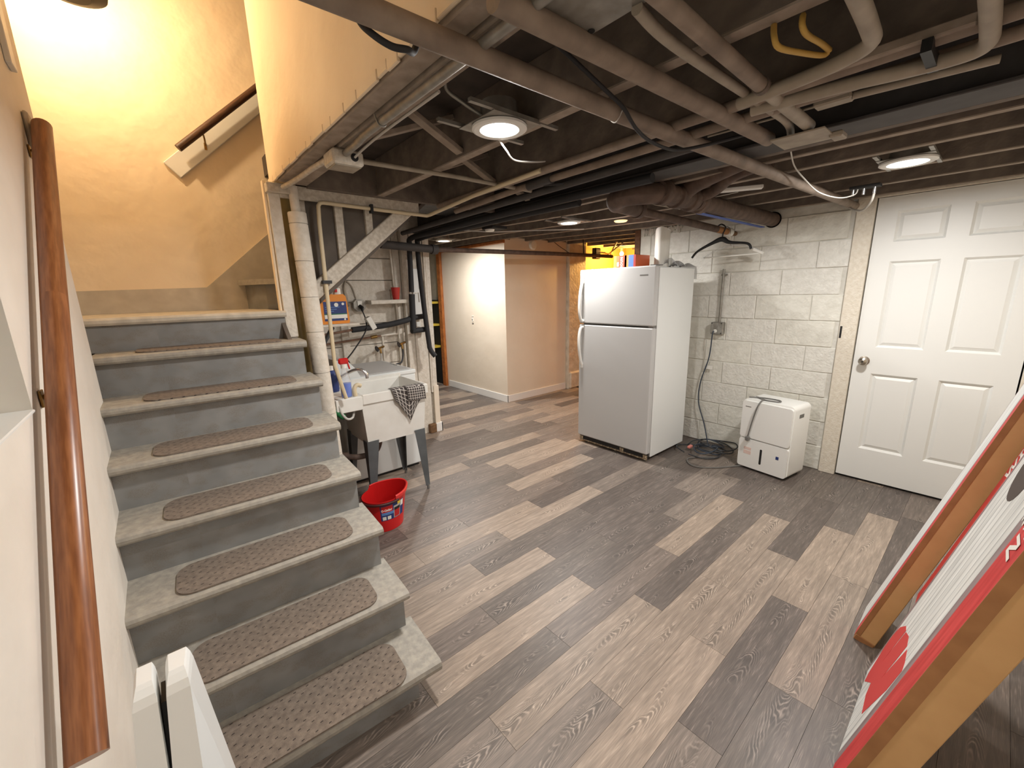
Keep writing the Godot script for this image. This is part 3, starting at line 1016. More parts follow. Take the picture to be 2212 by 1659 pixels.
func stairwell() -> void:
	# skirting rising with the upper flight
	var t := structure("baseboard_back", Vector3(0.2, 1.42, -3.4))
	var b := MB.new()
	b.xf = Transform3D(Basis(), Vector3(0, 0, -3.4))
	b.prism(PackedVector2Array([Vector2(-0.335, 1.4255), Vector2(1.1, 1.4255), Vector2(1.1, 2.30), Vector2(0.29, 1.572), Vector2(-0.335, 1.556)]), 0.0, 0.02)
	part("skirting_board", b, M.skirt, t)
	# handrail on the left wall
	var h := thing("handrail", "glossy brown wooden handrail along the cream left wall", "handrail", Vector3(-0.18, 0.834, -0.784))
	b = MB.new()
	var pts := []
	for i in 15:
		pts.append(Vector3(-0.180, 0.834, -0.784).lerp(Vector3(-0.180, 2.062, -2.125), i / 14.0))
	b.tube(pts, 0.0245, 20)
	part("rail", b, M.rail, h)
	for f in [0.42, 0.97]:
		var p := Vector3(-0.180, 0.834, -0.784).lerp(Vector3(-0.180, 2.062, -2.125), f)
		b = MB.new()
		b.tube([p + Vector3(0, -0.02, 0), p + Vector3(-0.008, -0.045, 0), p + Vector3(-0.034, -0.055, 0)], 0.006, 8)
		b.bx(p + Vector3(-0.0385, -0.075, -0.015), p + Vector3(-0.034, -0.038, 0.015), 0.001)
		part("bracket", b, M.brass, h)
	slab("fixing_block", Vector3(-0.219, 1.99, -2.22), Vector3(-0.205, 2.10, -2.12), M.skirt, h, 0.005)
	# rail of the upper flight on the back wall
	h = thing("upper_handrail", "dark round handrail on a white board on the peach back wall", "handrail", Vector3(0.25, 2.2, -3.4))
	b = MB.new()
	b.tube([Vector3(0.265, 2.375, -3.32), Vector3(0.70, 2.785, -3.32), Vector3(1.2, 3.26, -3.32)], 0.021, 16)
	part("rail", b, M.rail_dark, h)
	b = MB.new()
	b.beam(Vector3(0.222, 2.262, -3.388), Vector3(1.25, 3.25, -3.388), Vector3(0, 0, 1), 0.024, 0.105, 0.003)
	part("backing_board", b, M.white_paint, h)
	b = MB.new()
	b.tube([Vector3(0.40, 2.487, -3.325), Vector3(0.405, 2.455, -3.33), Vector3(0.41, 2.435, -3.37)], 0.005, 8)
	b.bx(Vector3(0.402, 2.405, -3.376), Vector3(0.416, 2.445, -3.372), 0.001)
	part("bracket", b, M.brass, h)
	# dark saucer under the stair lamp
	b = MB.new()
	b.lathe([Vector2(0.0, -0.02), Vector2(0.06, -0.018), Vector2(0.115, 0.0), Vector2(0.12, 0.02), Vector2(0.11, 0.022), Vector2(0.0, 0.012)], 32, Vector3(-0.05, 2.80, -2.80))
	var sh := thing("lamp_saucer", "black round lamp saucer at the top edge of the stairwell", "lamp", Vector3(-0.05, 2.78, -2.80))
	part("saucer", b, M.black, sh)
	b = MB.new()
	b.tube([Vector3(-0.05, 2.81, -2.80), Vector3(-0.05, 4.6, -2.80)], 0.006, 8)
	part("rod", b, M.black, sh)
	# window opening trim on the left wall, barely in frame
	var w := structure("trim_2", Vector3(-0.22, 2.2, -2.0))
	slab("board", Vector3(-0.2195, 2.21, -2.14), Vector3(-0.205, 3.1, -2.06), M.white_paint, w, 0.002)

func post_corner() -> void:
	var z := -2.64
	# corner post of boards at the head of the stairs
	var p := thing("corner_post", "cream painted corner post boards standing at the stair landing", "post", Vector3(0.585, 1.27, -2.66))
	slab("board", Vector3(0.548, 1.272, -2.70), Vector3(0.562, 2.114, -2.66), M.plaster, p, 0.003)
	slab("board", Vector3(0.563, 1.272, -2.665), Vector3(0.622, 2.06, -2.645), M.white_wood, p, 0.003)
	var b := MB.new()
	b.bx(Vector3(0.555, 2.045, -2.665), Vector3(0.70, 2.095, -2.605), 0.004)
	part("cap_block", b, M.old_white, p)
	b = MB.new()
	b.tube([Vector3(0.655, 0.0, -2.735), Vector3(0.655, 2.085, -2.735)], 0.046, 20)
	single("steel_column", "olive brown steel column beside the white wrapped pipe", "column", Vector3(0.655, 0, -2.735), b, M.olive)
	# wrapped pipe
	var w := thing("wrapped_pipe", "thick white wrapped pipe standing beside the stairs", "pipe", Vector3(0.715, 0, -2.62))
	var yy := 1.955
	for s in [0.06, 0.20, 0.20, 0.20, 0.245, 0.26, 0.26, 0.26, 0.26]:
		b = MB.new()
		var y2: float = maxf(yy - s, 0.004)
		var x1 := 0.690 + (1.955 - yy) * 0.028
		var x2 := 0.690 + (1.955 - y2) * 0.028
		b.tube([Vector3(x1, yy, -2.62), Vector3(x1, yy - 0.004, -2.62), Vector3(x2, y2 + 0.004, -2.62), Vector3(x2, y2 + 0.002, -2.62)], [0.045, 0.048, 0.048, 0.045], 22)
		part("wrap_section", b, M.white_wood, w)
		yy = y2
		if yy < 0.01: break
	b = MB.new()
	b.tube([Vector3(0.687, 1.95, -2.62), Vector3(0.684, 2.09, -2.62)], 0.024, 16)
	part("bare_pipe", b, M.white_wood, w)
	# stair stringer with two studs over it, wall of the upper flight behind
	var g := structure("wall_under_stairs", Vector3(1.0, 1.5, -2.72))
	b = MB.new()
	b.xf = Transform3D(Basis(), Vector3(0, 0, -2.74))
	b.prism(PackedVector2Array([Vector2(0.72, 1.50), Vector2(1.50, 2.14), Vector2(2.5, 2.30), Vector2(2.5, 4.6), Vector2(0.72, 4.6)]), 0.0, 0.02)
	part("panel", b, M.panel_grey, g)
	b = MB.new()
	b.beam(Vector3(0.735, 1.515, -2.675), Vector3(1.43, 2.085, -2.675), Vector3(0, 0, 1), 0.045, 0.085, 0.004)
	part("stringer", b, M.old_white, g)
	for s in [[0.945, 1.70, 0.048], [1.13, 1.86, 0.045], [0.742, 1.56, 0.03]]:
		b = MB.new()
		b.bx(Vector3(s[0] - s[2] / 2, s[1], -2.718), Vector3(s[0] + s[2] / 2, 2.04, -2.69), 0.003)
		part("stud", b, M.old_white, g)
	b = MB.new()
	b.xf = Transform3D(Basis(), Vector3(0, 0, -3.39))
	b.prism(PackedVector2Array([Vector2(0.72, 1.395), Vector2(0.72, 1.42), Vector2(1.76, 2.299), Vector2(1.79, 2.299)]), 0.0, 0.65)
	part("soffit", b, M.panel_grey, g)
	# thin plastic water line
	b = MB.new()
	b.tube([Vector3(0.846, 0.86, -2.63), Vector3(0.803, 1.08, -2.64), Vector3(0.806, 1.9, -2.63), Vector3(0.812, 2.005, -2.63), Vector3(0.822, 2.02, -2.63), Vector3(0.84, 2.025, -2.63), Vector3(1.20, 2.02, -2.63), Vector3(1.505, 2.015, -2.62), Vector3(1.52, 2.02, -2.60), Vector3(1.54, 2.06, -2.1), Vector3(1.53, 2.07, -1.55)], 0.0115, 10)
	var o := thing("water_line", "thin beige plastic water line bent under the stair beam", "pipe", Vector3(0.81, 0.86, -2.63))
	part("line", b, M.beige_pipe, o)
	slab("clip", Vector3(0.785, 1.572, -2.655), Vector3(0.835, 1.59, -2.612), M.black, o)
	b = MB.new()
	b.bx(Vector3(1.115, 1.995, -2.645), Vector3(1.13, 2.045, -2.61))
	part("clip", b, M.black, o)

func pipe(called: String, label: String, pts: Array, r, m: Material, sides := 16) -> Node3D:
	var b := MB.new()
	b.tube(pts, r, sides)
	return single(called, label, "pipe", pts[0], b, m)

func arc_pts(ctrl: Array, steps := 6) -> Array:
	# Catmull-Rom through control points
	var out := []
	for i in ctrl.size() - 1:
		var p0: Vector3 = ctrl[maxi(i - 1, 0)]
		var p1: Vector3 = ctrl[i]
		var p2: Vector3 = ctrl[i + 1]
		var p3: Vector3 = ctrl[mini(i + 2, ctrl.size() - 1)]
		for k in steps:
			out.append(p1.cubic_interpolate(p2, p0, p3, float(k) / steps))
	out.append(ctrl[ctrl.size() - 1])
	return out

func cord(called: String, label: String, ctrl: Array, r: float, m: Material, cat := "cord", steps := 7) -> MeshInstance3D:
	var b := MB.new()
	b.tube(arc_pts(ctrl, steps), r, 8)
	return single(called, label, cat, ctrl[0], b, m)

func ceiling_pipes() -> void:
	# long pipes under the joists, running towards the block wall
	pipe("water_main", "long brown painted pipe crossing under the joists to the door corner", [Vector3(-0.2, 2.056, -0.925), Vector3(1.3, 2.056, -0.90), Vector3(3.97, 2.052, -0.795)], 0.026, M.pipe_paint, 20)
	pipe("heating_pipe", "thick brown painted pipe ending at the dark beam", [Vector3(0.60, 2.06, -0.735), Vector3(1.2, 2.06, -0.715), Vector3(1.93, 2.06, -0.69)], 0.025, M.pipe_paint, 18)
	var b := MB.new()
	b.tube([Vector3(0.95, 2.025, -0.715), Vector3(1.30, 2.03, -0.71), Vector3(1.36, 2.035, -0.71)], [0.012, 0.02, 0.006], 8)
	pipe("thin_conduit", "grey bent conduit leaving the square box cover", arc_pts([Vector3(0.86, 2.068, -0.585), Vector3(1.0, 2.066, -0.60), Vector3(1.25, 2.066, -0.60), Vector3(1.6, 2.068, -0.595), Vector3(1.85, 2.07, -0.60), Vector3(2.08, 2.075, -0.66)]), 0.013, M.conduit, 12)
	var t := thing("gas_pipe", "straight grey brown pipe clamped at its far end beside conduit", "pipe", Vector3(0.7, 2.06, -0.53))
	b = MB.new()
	b.tube([Vector3(0.72, 2.06, -0.525), Vector3(1.42, 2.06, -0.542)], 0.019, 16)
	part("near_length", b, M.pipe_paint, t)
	b = MB.new()
	b.tube([Vector3(1.42, 2.06, -0.542), Vector3(1.90, 2.06, -0.548)], 0.0195, 16)
	part("far_length", b, M.conduit, t)
	b = MB.new()
	b.tube([Vector3(1.412, 2.06, -0.542), Vector3(1.43, 2.06, -0.542)], 0.023, 16)
	part("coupling", b, M.joist, t)
	b = MB.new()
	b.bx(Vector3(1.86, 2.03, -0.66), Vector3(2.02, 2.036, -0.49), 0.001)
	b.bx(Vector3(1.96, 2.02, -0.50), Vector3(2.03, 2.04, -0.46), 0.004)
	part("strap", b, M.conduit, t)
	b = MB.new()
	b.bx(Vector3(0.70, 2.075, -0.73), Vector3(0.872, 2.098, -0.56), 0.004)
	t = thing("box_cover", "square grey metal box cover at the top of the ceiling", "electrical box", Vector3(0.79, 2.075, -0.645))
	part("cover", b, M.galv, t)
	b = MB.new()
	b.tube([Vector3(0.855, 2.0745, -0.70), Vector3(0.855, 2.0725, -0.70)], 0.008, 10)
	part("screw", b, M.dark, t)
	# conduit along the header with its junction box
	pipe("header_conduit", "silver conduit running along the underside of the stairwell header", arc_pts([Vector3(0.706, 2.075, -1.86), Vector3(0.70, 2.073, -1.72), Vector3(0.688, 2.072, -1.58), Vector3(0.688, 2.072, -1.2), Vector3(0.69, 2.072, -0.8), Vector3(0.692, 2.074, -0.3)]), 0.0135, M.galv, 14)
	b = MB.new()
	b.tube(arc_pts([Vector3(0.664, 2.092, -1.46), Vector3(0.674, 2.064, -1.46), Vector3(0.688, 2.057, -1.46), Vector3(0.702, 2.064, -1.46), Vector3(0.704, 2.092, -1.46)], 4), 0.003, 6)
	single("pipe_strap", "small metal strap holding the silver header conduit", "strap", Vector3(0.688, 2.06, -1.46), b, M.galv)
	t = thing("junction_box", "cream painted junction box under the stairwell header", "electrical box", Vector3(0.72, 2.03, -1.92))
	slab("box", Vector3(0.655, 2.035, -1.985), Vector3(0.785, 2.094, -1.865), M.old_white, t, 0.008)
	slab("cover", Vector3(0.665, 2.031, -1.975), Vector3(0.775, 2.0348, -1.875), M.conduit, t, 0.001)
	b = MB.new()
	b.tube([Vector3(0.745, 2.066, -1.866), Vector3(0.745, 2.066, -1.8635)], 0.016, 14)
	part("knockout", b, M.dark, t)
	cord("box_cable", "cream painted cable between junction box and corner post", [Vector3(0.675, 2.075, -1.985), Vector3(0.665, 2.078, -2.15), Vector3(0.655, 2.078, -2.4), Vector3(0.63, 2.072, -2.59)], 0.0125, M.old_white, "cable")
	pipe("branch_conduit", "cream conduit running from junction box across the joists", [Vector3(0.786, 2.068, -1.905), Vector3(1.26, 2.074, -1.89), Vector3(1.80, 2.078, -1.905)], 0.0105, M.conduit, 10)
	cord("feed_cable", "white cable coming out of the junction box hole", [Vector3(0.745, 2.066, -1.862), Vector3(0.755, 2.082, -1.80), Vector3(0.757, 2.092, -1.6), Vector3(0.758, 2.094, -1.2)], 0.005, M.cable_grey, "cable")
	# pair of water pipes between the first joist and the girder
	pipe("supply_pipe", "cream painted pipe running beside the first joist", [Vector3(1.53, 2.075, 0.40), Vector3(1.545, 2.075, -1.2), Vector3(1.56, 2.07, -2.55)], 0.019, M.pipe_paint, 14)
	t = thing("return_pipe", "cream pipe with dark valve next to the supply pipe", "pipe", Vector3(1.66, 2.07, -2.0))
	b = MB.new()
	b.tube([Vector3(1.66, 2.075, 0.40), Vector3(1.68, 2.07, -1.62)], 0.017, 14)
	b.tube([Vector3(1.68, 2.07, -1.80), Vector3(1.72, 2.06, -2.59)], 0.017, 14)
	part("line", b, M.pipe_paint, t)
	b = MB.new()
	b.tube([Vector3(1.68, 2.07, -1.62), Vector3(1.683, 2.068, -1.80)], 0.024, 14)
	part("valve", b, M.beam, t)
	b = MB.new()
	b.tube([Vector3(1.68, 2.05, -1.68), Vector3(1.70, 2.035, -1.56)], 0.006, 8)
	part("lever", b, M.dark, t)
	# curved pipes at the top right
	pipe("curved_pipe", "pale curved pipe bending along the joists at top right", arc_pts([Vector3(1.05, 2.045, -0.27), Vector3(1.28, 2.045, -0.278), Vector3(1.36, 2.045, -0.29), Vector3(1.405, 2.045, -0.35), Vector3(1.44, 2.048, -0.45), Vector3(1.47, 2.05, -0.62)]), 0.0175, M.conduit, 14)
	pipe("far_curved_pipe", "pale pipe elbow nearest the top right corner", arc_pts([Vector3(1.30, 2.045, -0.105), Vector3(1.50, 2.045, -0.108), Vector3(1.585, 2.045, -0.115), Vector3(1.615, 2.045, -0.15), Vector3(1.615, 2.048, -0.25), Vector3(1.585, 2.05, -0.4), Vector3(1.57, 2.055, -0.62)]), 0.0175, M.conduit, 14)
	b = MB.new()
	b.bx(Vector3(1.50, 2.066, -0.60), Vector3(1.53, 2.09, -0.13), 0.003)
	t = thing("ceiling_batten", "long pale batten with black bracket beside the curved pipes", "batten", Vector3(1.515, 2.066, -0.36))
	part("batten", b, M.joist_edge, t)
	slab("bracket", Vector3(1.49, 2.035, -0.218), Vector3(1.645, 2.064, -0.198), M.black, t)
	b = MB.new()
	b.bx(Vector3(1.74, 2.065, -0.50), Vector3(1.79, 2.085, -0.40), 0.005)
	b.tube([Vector3(1.765, 2.075, -0.40), Vector3(1.81, 2.075, -0.10)], 0.011, 10)
	b.tube([Vector3(1.765, 2.075, -0.50), Vector3(1.76, 2.078, -0.85)], 0.004, 6)
	single("cable_connector", "grey cable connector on the dark girder", "connector", Vector3(1.765, 2.065, -0.45), b, M.conduit)
	# yellow strap over the joist
	b = MB.new()
	var s1 := arc_pts([Vector3(1.206, 2.098, -0.445), Vector3(1.175, 2.055, -0.43), Vector3(1.19, 2.035, -0.422), Vector3(1.277, 2.045, -0.405), Vector3(1.365, 2.058, -0.385), Vector3(1.375, 2.065, -0.375)], 4)
	var s2 := arc_pts([Vector3(1.224, 2.098, -0.392), Vector3(1.208, 2.07, -0.386), Vector3(1.234, 2.058, -0.382), Vector3(1.316, 2.064, -0.375), Vector3(1.372, 2.066, -0.372)], 4)
	b.tube(s1, 0.0065, 6)
	b.tube(s2, 0.0065, 6)
	single("yellow_strap", "yellow strap hooked over the joist at the top", "strap", Vector3(1.22, 2.06, -0.42), b, M.yellow)
	# black cables
	cord("black_cable", "thick black cable sagging beside the stairwell wall", [Vector3(0.597, 2.55, -0.99), Vector3(0.50, 2.36, -0.99), Vector3(0.43, 2.19, -0.985), Vector3(0.42, 2.10, -0.975), Vector3(0.425, 2.06, -0.965), Vector3(0.443, 2.03, -0.94), Vector3(0.474, 2.014, -0.925), Vector3(0.505, 2.016, -0.92), Vector3(0.535, 2.03, -0.945), Vector3(0.56, 2.07, -0.965)], 0.0075, M.foam, "cable")
	cord("draped_cable", "black cable tied to the long pipe and drooping below it", [Vector3(0.834, 2.16, -0.871), Vector3(0.974, 2.11, -0.856), Vector3(1.13, 2.07, -0.855), Vector3(1.20, 2.045, -0.85), Vector3(1.30, 2.015, -0.87), Vector3(1.43, 2.005, -0.89), Vector3(1.58, 2.005, -0.88), Vector3(1.70, 2.03, -0.81), Vector3(1.80, 2.06, -0.72), Vector3(1.87, 2.085, -0.69)], 0.006, M.foam, "cable")
	b = MB.new()
	b.tube(arc_pts([Vector3(1.225, 2.056, -0.872), Vector3(1.228, 2.085, -0.90), Vector3(1.231, 2.056, -0.930), Vector3(1.228, 2.026, -0.90), Vector3(1.225, 2.054, -0.871)], 5), 0.002, 5)
	single("pipe_tie", "pale tie around the long pipe and black cable", "tie", Vector3(1.228, 2.02, -0.90), b, M.cable_grey)
	cord("light_whip", "white cable hanging below the near recessed light", [Vector3(1.12, 2.08, -1.365), Vector3(1.16, 2.045, -1.365), Vector3(1.223, 2.03, -1.395), Vector3(1.33, 2.045, -1.42), Vector3(1.50, 2.092, -1.49)], 0.0035, M.cable_grey, "cable")
	cord("armoured_cable", "ribbed metal cable looping above the near recessed light", [Vector3(1.0, 2.11, -1.30), Vector3(0.93, 2.15, -1.33), Vector3(0.88, 2.19, -1.35), Vector3(0.88, 2.24, -1.30), Vector3(0.95, 2.26, -1.22)], 0.007, M.galv, "cable")
	# insulated pipes along the girder, turning down at the laundry wall
	pipe("insulated_pipe", "black foam insulated pipe under the girder", arc_pts([Vector3(2.03, 2.05, -1.25), Vector3(2.0, 2.045, -2.2), Vector3(1.97, 2.03, -3.2), Vector3(1.965, 2.02, -3.72), Vector3(1.968, 1.95, -3.79), Vector3(1.965, 1.7, -3.80), Vector3(1.96, 1.52, -3.80)], 5), 0.025, M.foam, 14)
	pipe("insulated_pipe", "black foam insulated pipe further from the stairs, angled at the wall", arc_pts([Vector3(2.17, 2.05, -1.85), Vector3(2.13, 2.045, -2.4), Vector3(2.07, 2.03, -3.2), Vector3(2.045, 2.02, -3.70), Vector3(2.045, 1.95, -3.77), Vector3(2.06, 1.6, -3.78), Vector3(2.10, 1.05, -3.78), Vector3(2.112, 0.94, -3.775), Vector3(2.15, 0.865, -3.75)], 5), 0.025, M.foam, 14)
	pipe("dark_water_pipe", "dark painted pipe between insulated pipe and supply pipe", [Vector3(1.80, 2.07, -0.9), Vector3(1.84, 2.065, -2.2), Vector3(1.86, 2.05, -3.7)], 0.020, M.beam, 12)
	# cast iron drain
	var d := thing("soil_pipe", "brown cast iron drain with hubs running into the block wall", "pipe", Vector3(3.0, 2.0, -1.38))
	b = MB.new()
	b.tube([Vector3(2.72, 2.035, -1.36), Vector3(3.985, 2.03, -1.325)], 0.052, 22)
	part("run", b, M.pipe_iron, d)
	for x in [2.33, 2.50, 2.66, 2.78]:
		b = MB.new()
		b.tube([Vector3(x - 0.03, 2.04, -1.372), Vector3(x - 0.02, 2.04, -1.372), Vector3(x + 0.03, 2.04, -1.37), Vector3(x + 0.036, 2.04, -1.37)], [0.056, 0.07, 0.07, 0.056], 22)
		part("hub", b, M.pipe_iron, d)
	b = MB.new()
	b.tube(arc_pts([Vector3(2.74, 2.04, -1.365), Vector3(2.5, 2.04, -1.37), Vector3(2.33, 2.035, -1.38), Vector3(2.24, 2.03, -1.43), Vector3(2.20, 2.03, -1.52), Vector3(2.24, 2.03, -1.62), Vector3(2.33, 2.03, -1.68)], 5), 0.056, 20)
	part("elbow", b, M.pipe_iron, d)
	b = MB.new()
	b.tube(arc_pts([Vector3(2.56, 2.05, -1.37), Vector3(2.52, 2.09, -1.28), Vector3(2.46, 2.12, -1.1), Vector3(2.42, 2.14, -0.95)], 5), 0.05, 18)
	part("branch", b, M.pipe_iron, d)
	b = MB.new()
	b.tube(arc_pts([Vector3(2.70, 2.05, -1.36), Vector3(2.72, 2.08, -1.25), Vector3(2.62, 2.12, -1.1), Vector3(2.60, 2.15, -0.9)], 5), 0.036, 16)
	part("branch", b, M.pipe_iron, d)
	b = MB.new()
	b.lathe([Vector2(0.048, 0.0), Vector2(0.062, 0.0), Vector2(0.062, 0.004)], 24)
	for i in b.v.size():
		var q := b.v[i]
		b.v[i] = Vector3(3.978 - q.y, 2.03 + q.x, -1.325 + q.z)
	part("wall_hole", b, M.dark, d)
	b = MB.new()
	b.bx(Vector3(2.8, 1.972, -1.395), Vector3(3.93, 1.978, -1.365))
	single("blue_strip", "narrow blue tape strip under the cast iron drain", "tape", Vector3(3.3, 1.972, -1.38), b, plain(c8(70, 92, 160), 0.6))
	d = thing("drain_branch", "brown drain pipe with white collar reaching the wall hook", "pipe", Vector3(3.1, 2.0, -1.7))
	b = MB.new()
	b.tube([Vector3(2.34, 2.03, -1.685), Vector3(2.60, 2.025, -1.70)], 0.05, 20)
	b.tube([Vector3(2.58, 2.025, -1.70), Vector3(2.62, 2.025, -1.70)], 0.056, 20)
	part("socket", b, M.pipe_iron, d)
	b = MB.new()
	b.tube([Vector3(2.60, 2.02, -1.70), Vector3(3.66, 1.972, -1.635)], 0.027, 16)
	part("run", b, M.pipe_iron, d)
	b = MB.new()
	b.tube([Vector3(3.66, 1.972, -1.635), Vector3(3.86, 1.962, -1.622)], 0.0265, 16)
	part("wood_end", b, M.cardboard_edge, d)
	b = MB.new()
	b.tube([Vector3(3.83, 1.963, -1.624), Vector3(3.89, 1.960, -1.620)], 0.036, 18)
	part("collar", b, M.white_paint, d)
	b = MB.new()
	b.tube([Vector3(3.89, 1.96, -1.62), Vector3(3.985, 1.956, -1.615)], 0.02, 12)
	part("wall_stub", b, M.stain_brown, d)
	# old strip light and loose wires near the door
	b = MB.new()
	b.bx(Vector3(2.74, 2.082, -1.30), Vector3(2.80, 2.098, -1.02), 0.004)
	b.xf = Transform3D(Basis(Vector3.UP, -0.3), Vector3.ZERO)
	b = MB.new()
	b.beam(Vector3(2.75, 2.082, -1.29), Vector3(2.885, 2.082, -1.035), Vector3(0, 1, 0), 0.022, 0.045, 0.004)
	single("batten_strip", "short white batten strip under the far joists", "batten", Vector3(2.82, 2.07, -1.16), b, M.white_paint)
	cord("hanging_wire", "thin grey wire looping under the long pipe near the door", [Vector3(2.316, 2.10, -0.73), Vector3(2.50, 2.075, -0.765), Vector3(2.68, 2.045, -0.77), Vector3(2.95, 2.01, -0.765), Vector3(3.18, 2.0, -0.72), Vector3(3.28, 2.02, -0.67), Vector3(3.30, 2.05, -0.66)], 0.0035, M.cable_grey, "cable")
	var cb := thing("cable_bracket", "dark bracket with silver clips holding white cable by the door", "bracket", Vector3(3.33, 2.05, -0.64))
	slab("plate", Vector3(3.29, 2.055, -0.70), Vector3(3.36, 2.07, -0.56), M.dark, cb)
	for k in 3:
		b = MB.new()
		b.tube([Vector3(3.32, 2.055, -0.685 + k * 0.05), Vector3(3.32, 2.02, -0.685 + k * 0.05)], 0.008, 8)
		part("clip", b, M.chrome, cb)
	cord("door_cable", "white cable looping from the bracket to the wall top by the door", [Vector3(3.32, 2.02, -0.585), Vector3(3.36, 1.98, -0.60), Vector3(3.50, 1.955, -0.66), Vector3(3.75, 2.0, -0.76), Vector3(3.96, 2.06, -0.84)], 0.0065, M.cable_grey, "cable")
	cord("joist_wire", "thin white wire drooping between the far joists", [Vector3(2.73, 2.09, -1.75), Vector3(2.80, 2.06, -1.55), Vector3(2.88, 2.07, -1.40), Vector3(2.95, 2.09, -1.20)], 0.003, M.cable_grey, "cable")
	cord("wall_top_pipe", "thin pale pipe running along the top of the block wall", [Vector3(2.66, 2.06, -1.62), Vector3(3.0, 2.05, -1.56), Vector3(3.5, 2.065, -1.50), Vector3(3.92, 2.075, -1.48)], 0.012, M.conduit, "pipe")

func laundry_wall() -> void:
	# horizontal painted boards behind the washer
	var w := structure("wall_laundry", Vector3(1.4, 0, -4.0))
	slab("backing", Vector3(0.4, -0.1, -4.14), Vector3(2.20, 2.3, -4.02), M.dark, w)
	var y := 0.0
	while y < 2.10:
		var h := 0.205
		slab("board", Vector3(0.56, y + 0.002, -4.021), Vector3(1.90, minf(y + h - 0.003, 2.29), -4.0 + rng.randf_range(-0.002, 0.002)), M.white_wood, w, 0.003)
		y += h
	for x in [1.335, 1.90]:
		slab("batten", Vector3(x - 0.035, 0.0, -4.0), Vector3(x + 0.035, 2.10, -3.965), M.white_wood, w, 0.004)
	slab("side_wall", Vector3(0.40, -0.1, -4.02), Vector3(0.56, 2.3, -3.53), M.panel_grey, w)
	# partition of upright boards at the right end
	var p := structure("wall_partition", Vector3(2.05, 0, -3.93))
	slab("core", Vector3(1.94, -0.1, -4.06), Vector3(2.24, 2.3, -3.935), M.white_wood, p)
	for x in [[1.94, 2.02, 0.0, 2.09, 0.0], [2.023, 2.16, 0.0, 2.09, 0.008], [2.165, 2.185, 0.45, 2.09, 0.02], [2.19, 2.24, 0.0, 2.09, 0.012]]:
		slab("board", Vector3(x[0], x[2], -3.936), Vector3(x[1], x[3], -3.915 + x[4]), M.white_wood, p, 0.003)
	slab("upper_board", Vector3(2.10, 1.55, -3.905), Vector3(2.145, 1.92, -3.885), M.skirt, p, 0.003)
	slab("patch_board", Vector3(2.03, 1.28, -3.906), Vector3(2.13, 1.75, -3.898), M.white_paint, p, 0.003)
	slab("plate", Vector3(2.035, 1.17, -3.898), Vector3(2.085, 1.22, -3.893), M.label_white, p)
	slab("end_panel", Vector3(2.185, 0.0, -3.90), Vector3(2.245, 0.52, -3.885), M.panel_wall, p, 0.002)
	slab("foot_block", Vector3(2.10, 0.0, -3.914), Vector3(2.18, 0.10, -3.86), M.stain_brown, p, 0.006)
	slab("back_half", Vector3(2.20, -0.1, -4.30), Vector3(2.30, 2.3, -4.06), M.panel_wall, p)
	var bb := structure("baseboard_partition", Vector3(2.24, 0, -3.9))
	slab("board", Vector3(2.18, 0.0, -3.884), Vector3(2.262, 0.10, -3.868), M.base_white, bb, 0.003)
	slab("board", Vector3(2.246, 0.0, -4.06), Vector3(2.262, 0.10, -3.868), M.base_white, bb, 0.003)
	# pipes and fittings on the boards
	var t := thing("foam_pipe_run", "black foam insulated pipe crossing the laundry boards with torn collar", "pipe", Vector3(1.34, 1.2, -3.8))
	var b := MB.new()
	b.tube([Vector3(1.34, 1.195, -3.80), Vector3(1.53, 1.205, -3.80)], 0.026, 14)
	part("foam_sleeve", b, M.foam, t)
	b = MB.new()
	b.tube(arc_pts([Vector3(1.545, 1.208, -3.80), Vector3(1.70, 1.22, -3.80), Vector3(1.88, 1.25, -3.80), Vector3(1.97, 1.268, -3.84), Vector3(2.10, 1.275, -3.86)], 5), 0.027, 14)
	part("foam_sleeve", b, M.foam, t)
	b = MB.new()
	b.beam(Vector3(1.49, 1.30, -3.80), Vector3(1.545, 1.19, -3.80), Vector3(0, 0, 1), 0.06, 0.05, 0.004)
	part("torn_wrap", b, M.label_white, t)
	b = MB.new()
	b.tube([Vector3(1.0, 1.16, -3.80), Vector3(1.34, 1.195, -3.80)], 0.011, 10)
	part("copper_end", b, M.copper, t)
	pipe("foam_pipe_drop", "short black foam sleeve hanging below the wall valve handle", [Vector3(1.96, 1.50, -3.80), Vector3(1.948, 1.15, -3.80)], 0.030, M.foam, 14)
	pipe("foam_pipe_stub", "short horizontal black foam pipe crossing the angled pipe", [Vector3(1.93, 1.14, -3.80), Vector3(2.13, 1.145, -3.83)], 0.027, M.foam, 14)
	b = MB.new()
	b.tube([Vector3(1.99, 1.51, -3.80), Vector3(2.03, 1.51, -3.80), Vector3(2.035, 1.42, -3.80)], 0.005, 8)
	single("valve_lever", "bent metal lever on the insulated pipe", "valve", Vector3(2.0, 1.5, -3.80), b, M.nickel)
	t = thing("copper_line", "brown copper line with valve along the laundry boards", "pipe", Vector3(1.2, 1.08, -3.93))
	b = MB.new()
	b.tube([Vector3(0.9, 1.055, -3.93), Vector3(1.55, 1.10, -3.93), Vector3(1.66, 1.108, -3.93)], 0.010, 10)
	part("copper", b, M.copper, t)
	b = MB.new()
	b.tube([Vector3(1.56, 1.10, -3.93), Vector3(1.62, 1.105, -3.93)], 0.017, 10)
	part("valve", b, M.brass, t)
	b = MB.new()
	b.tube(arc_pts([Vector3(1.66, 1.108, -3.93), Vector3(1.80, 1.115, -3.93), Vector3(1.845, 1.13, -3.93), Vector3(1.855, 1.3, -3.93), Vector3(1.84, 1.6, -3.93), Vector3(1.825, 2.08, -3.93)], 5), 0.0105, 10)
	part("white_riser", b, M.white_wood, t)
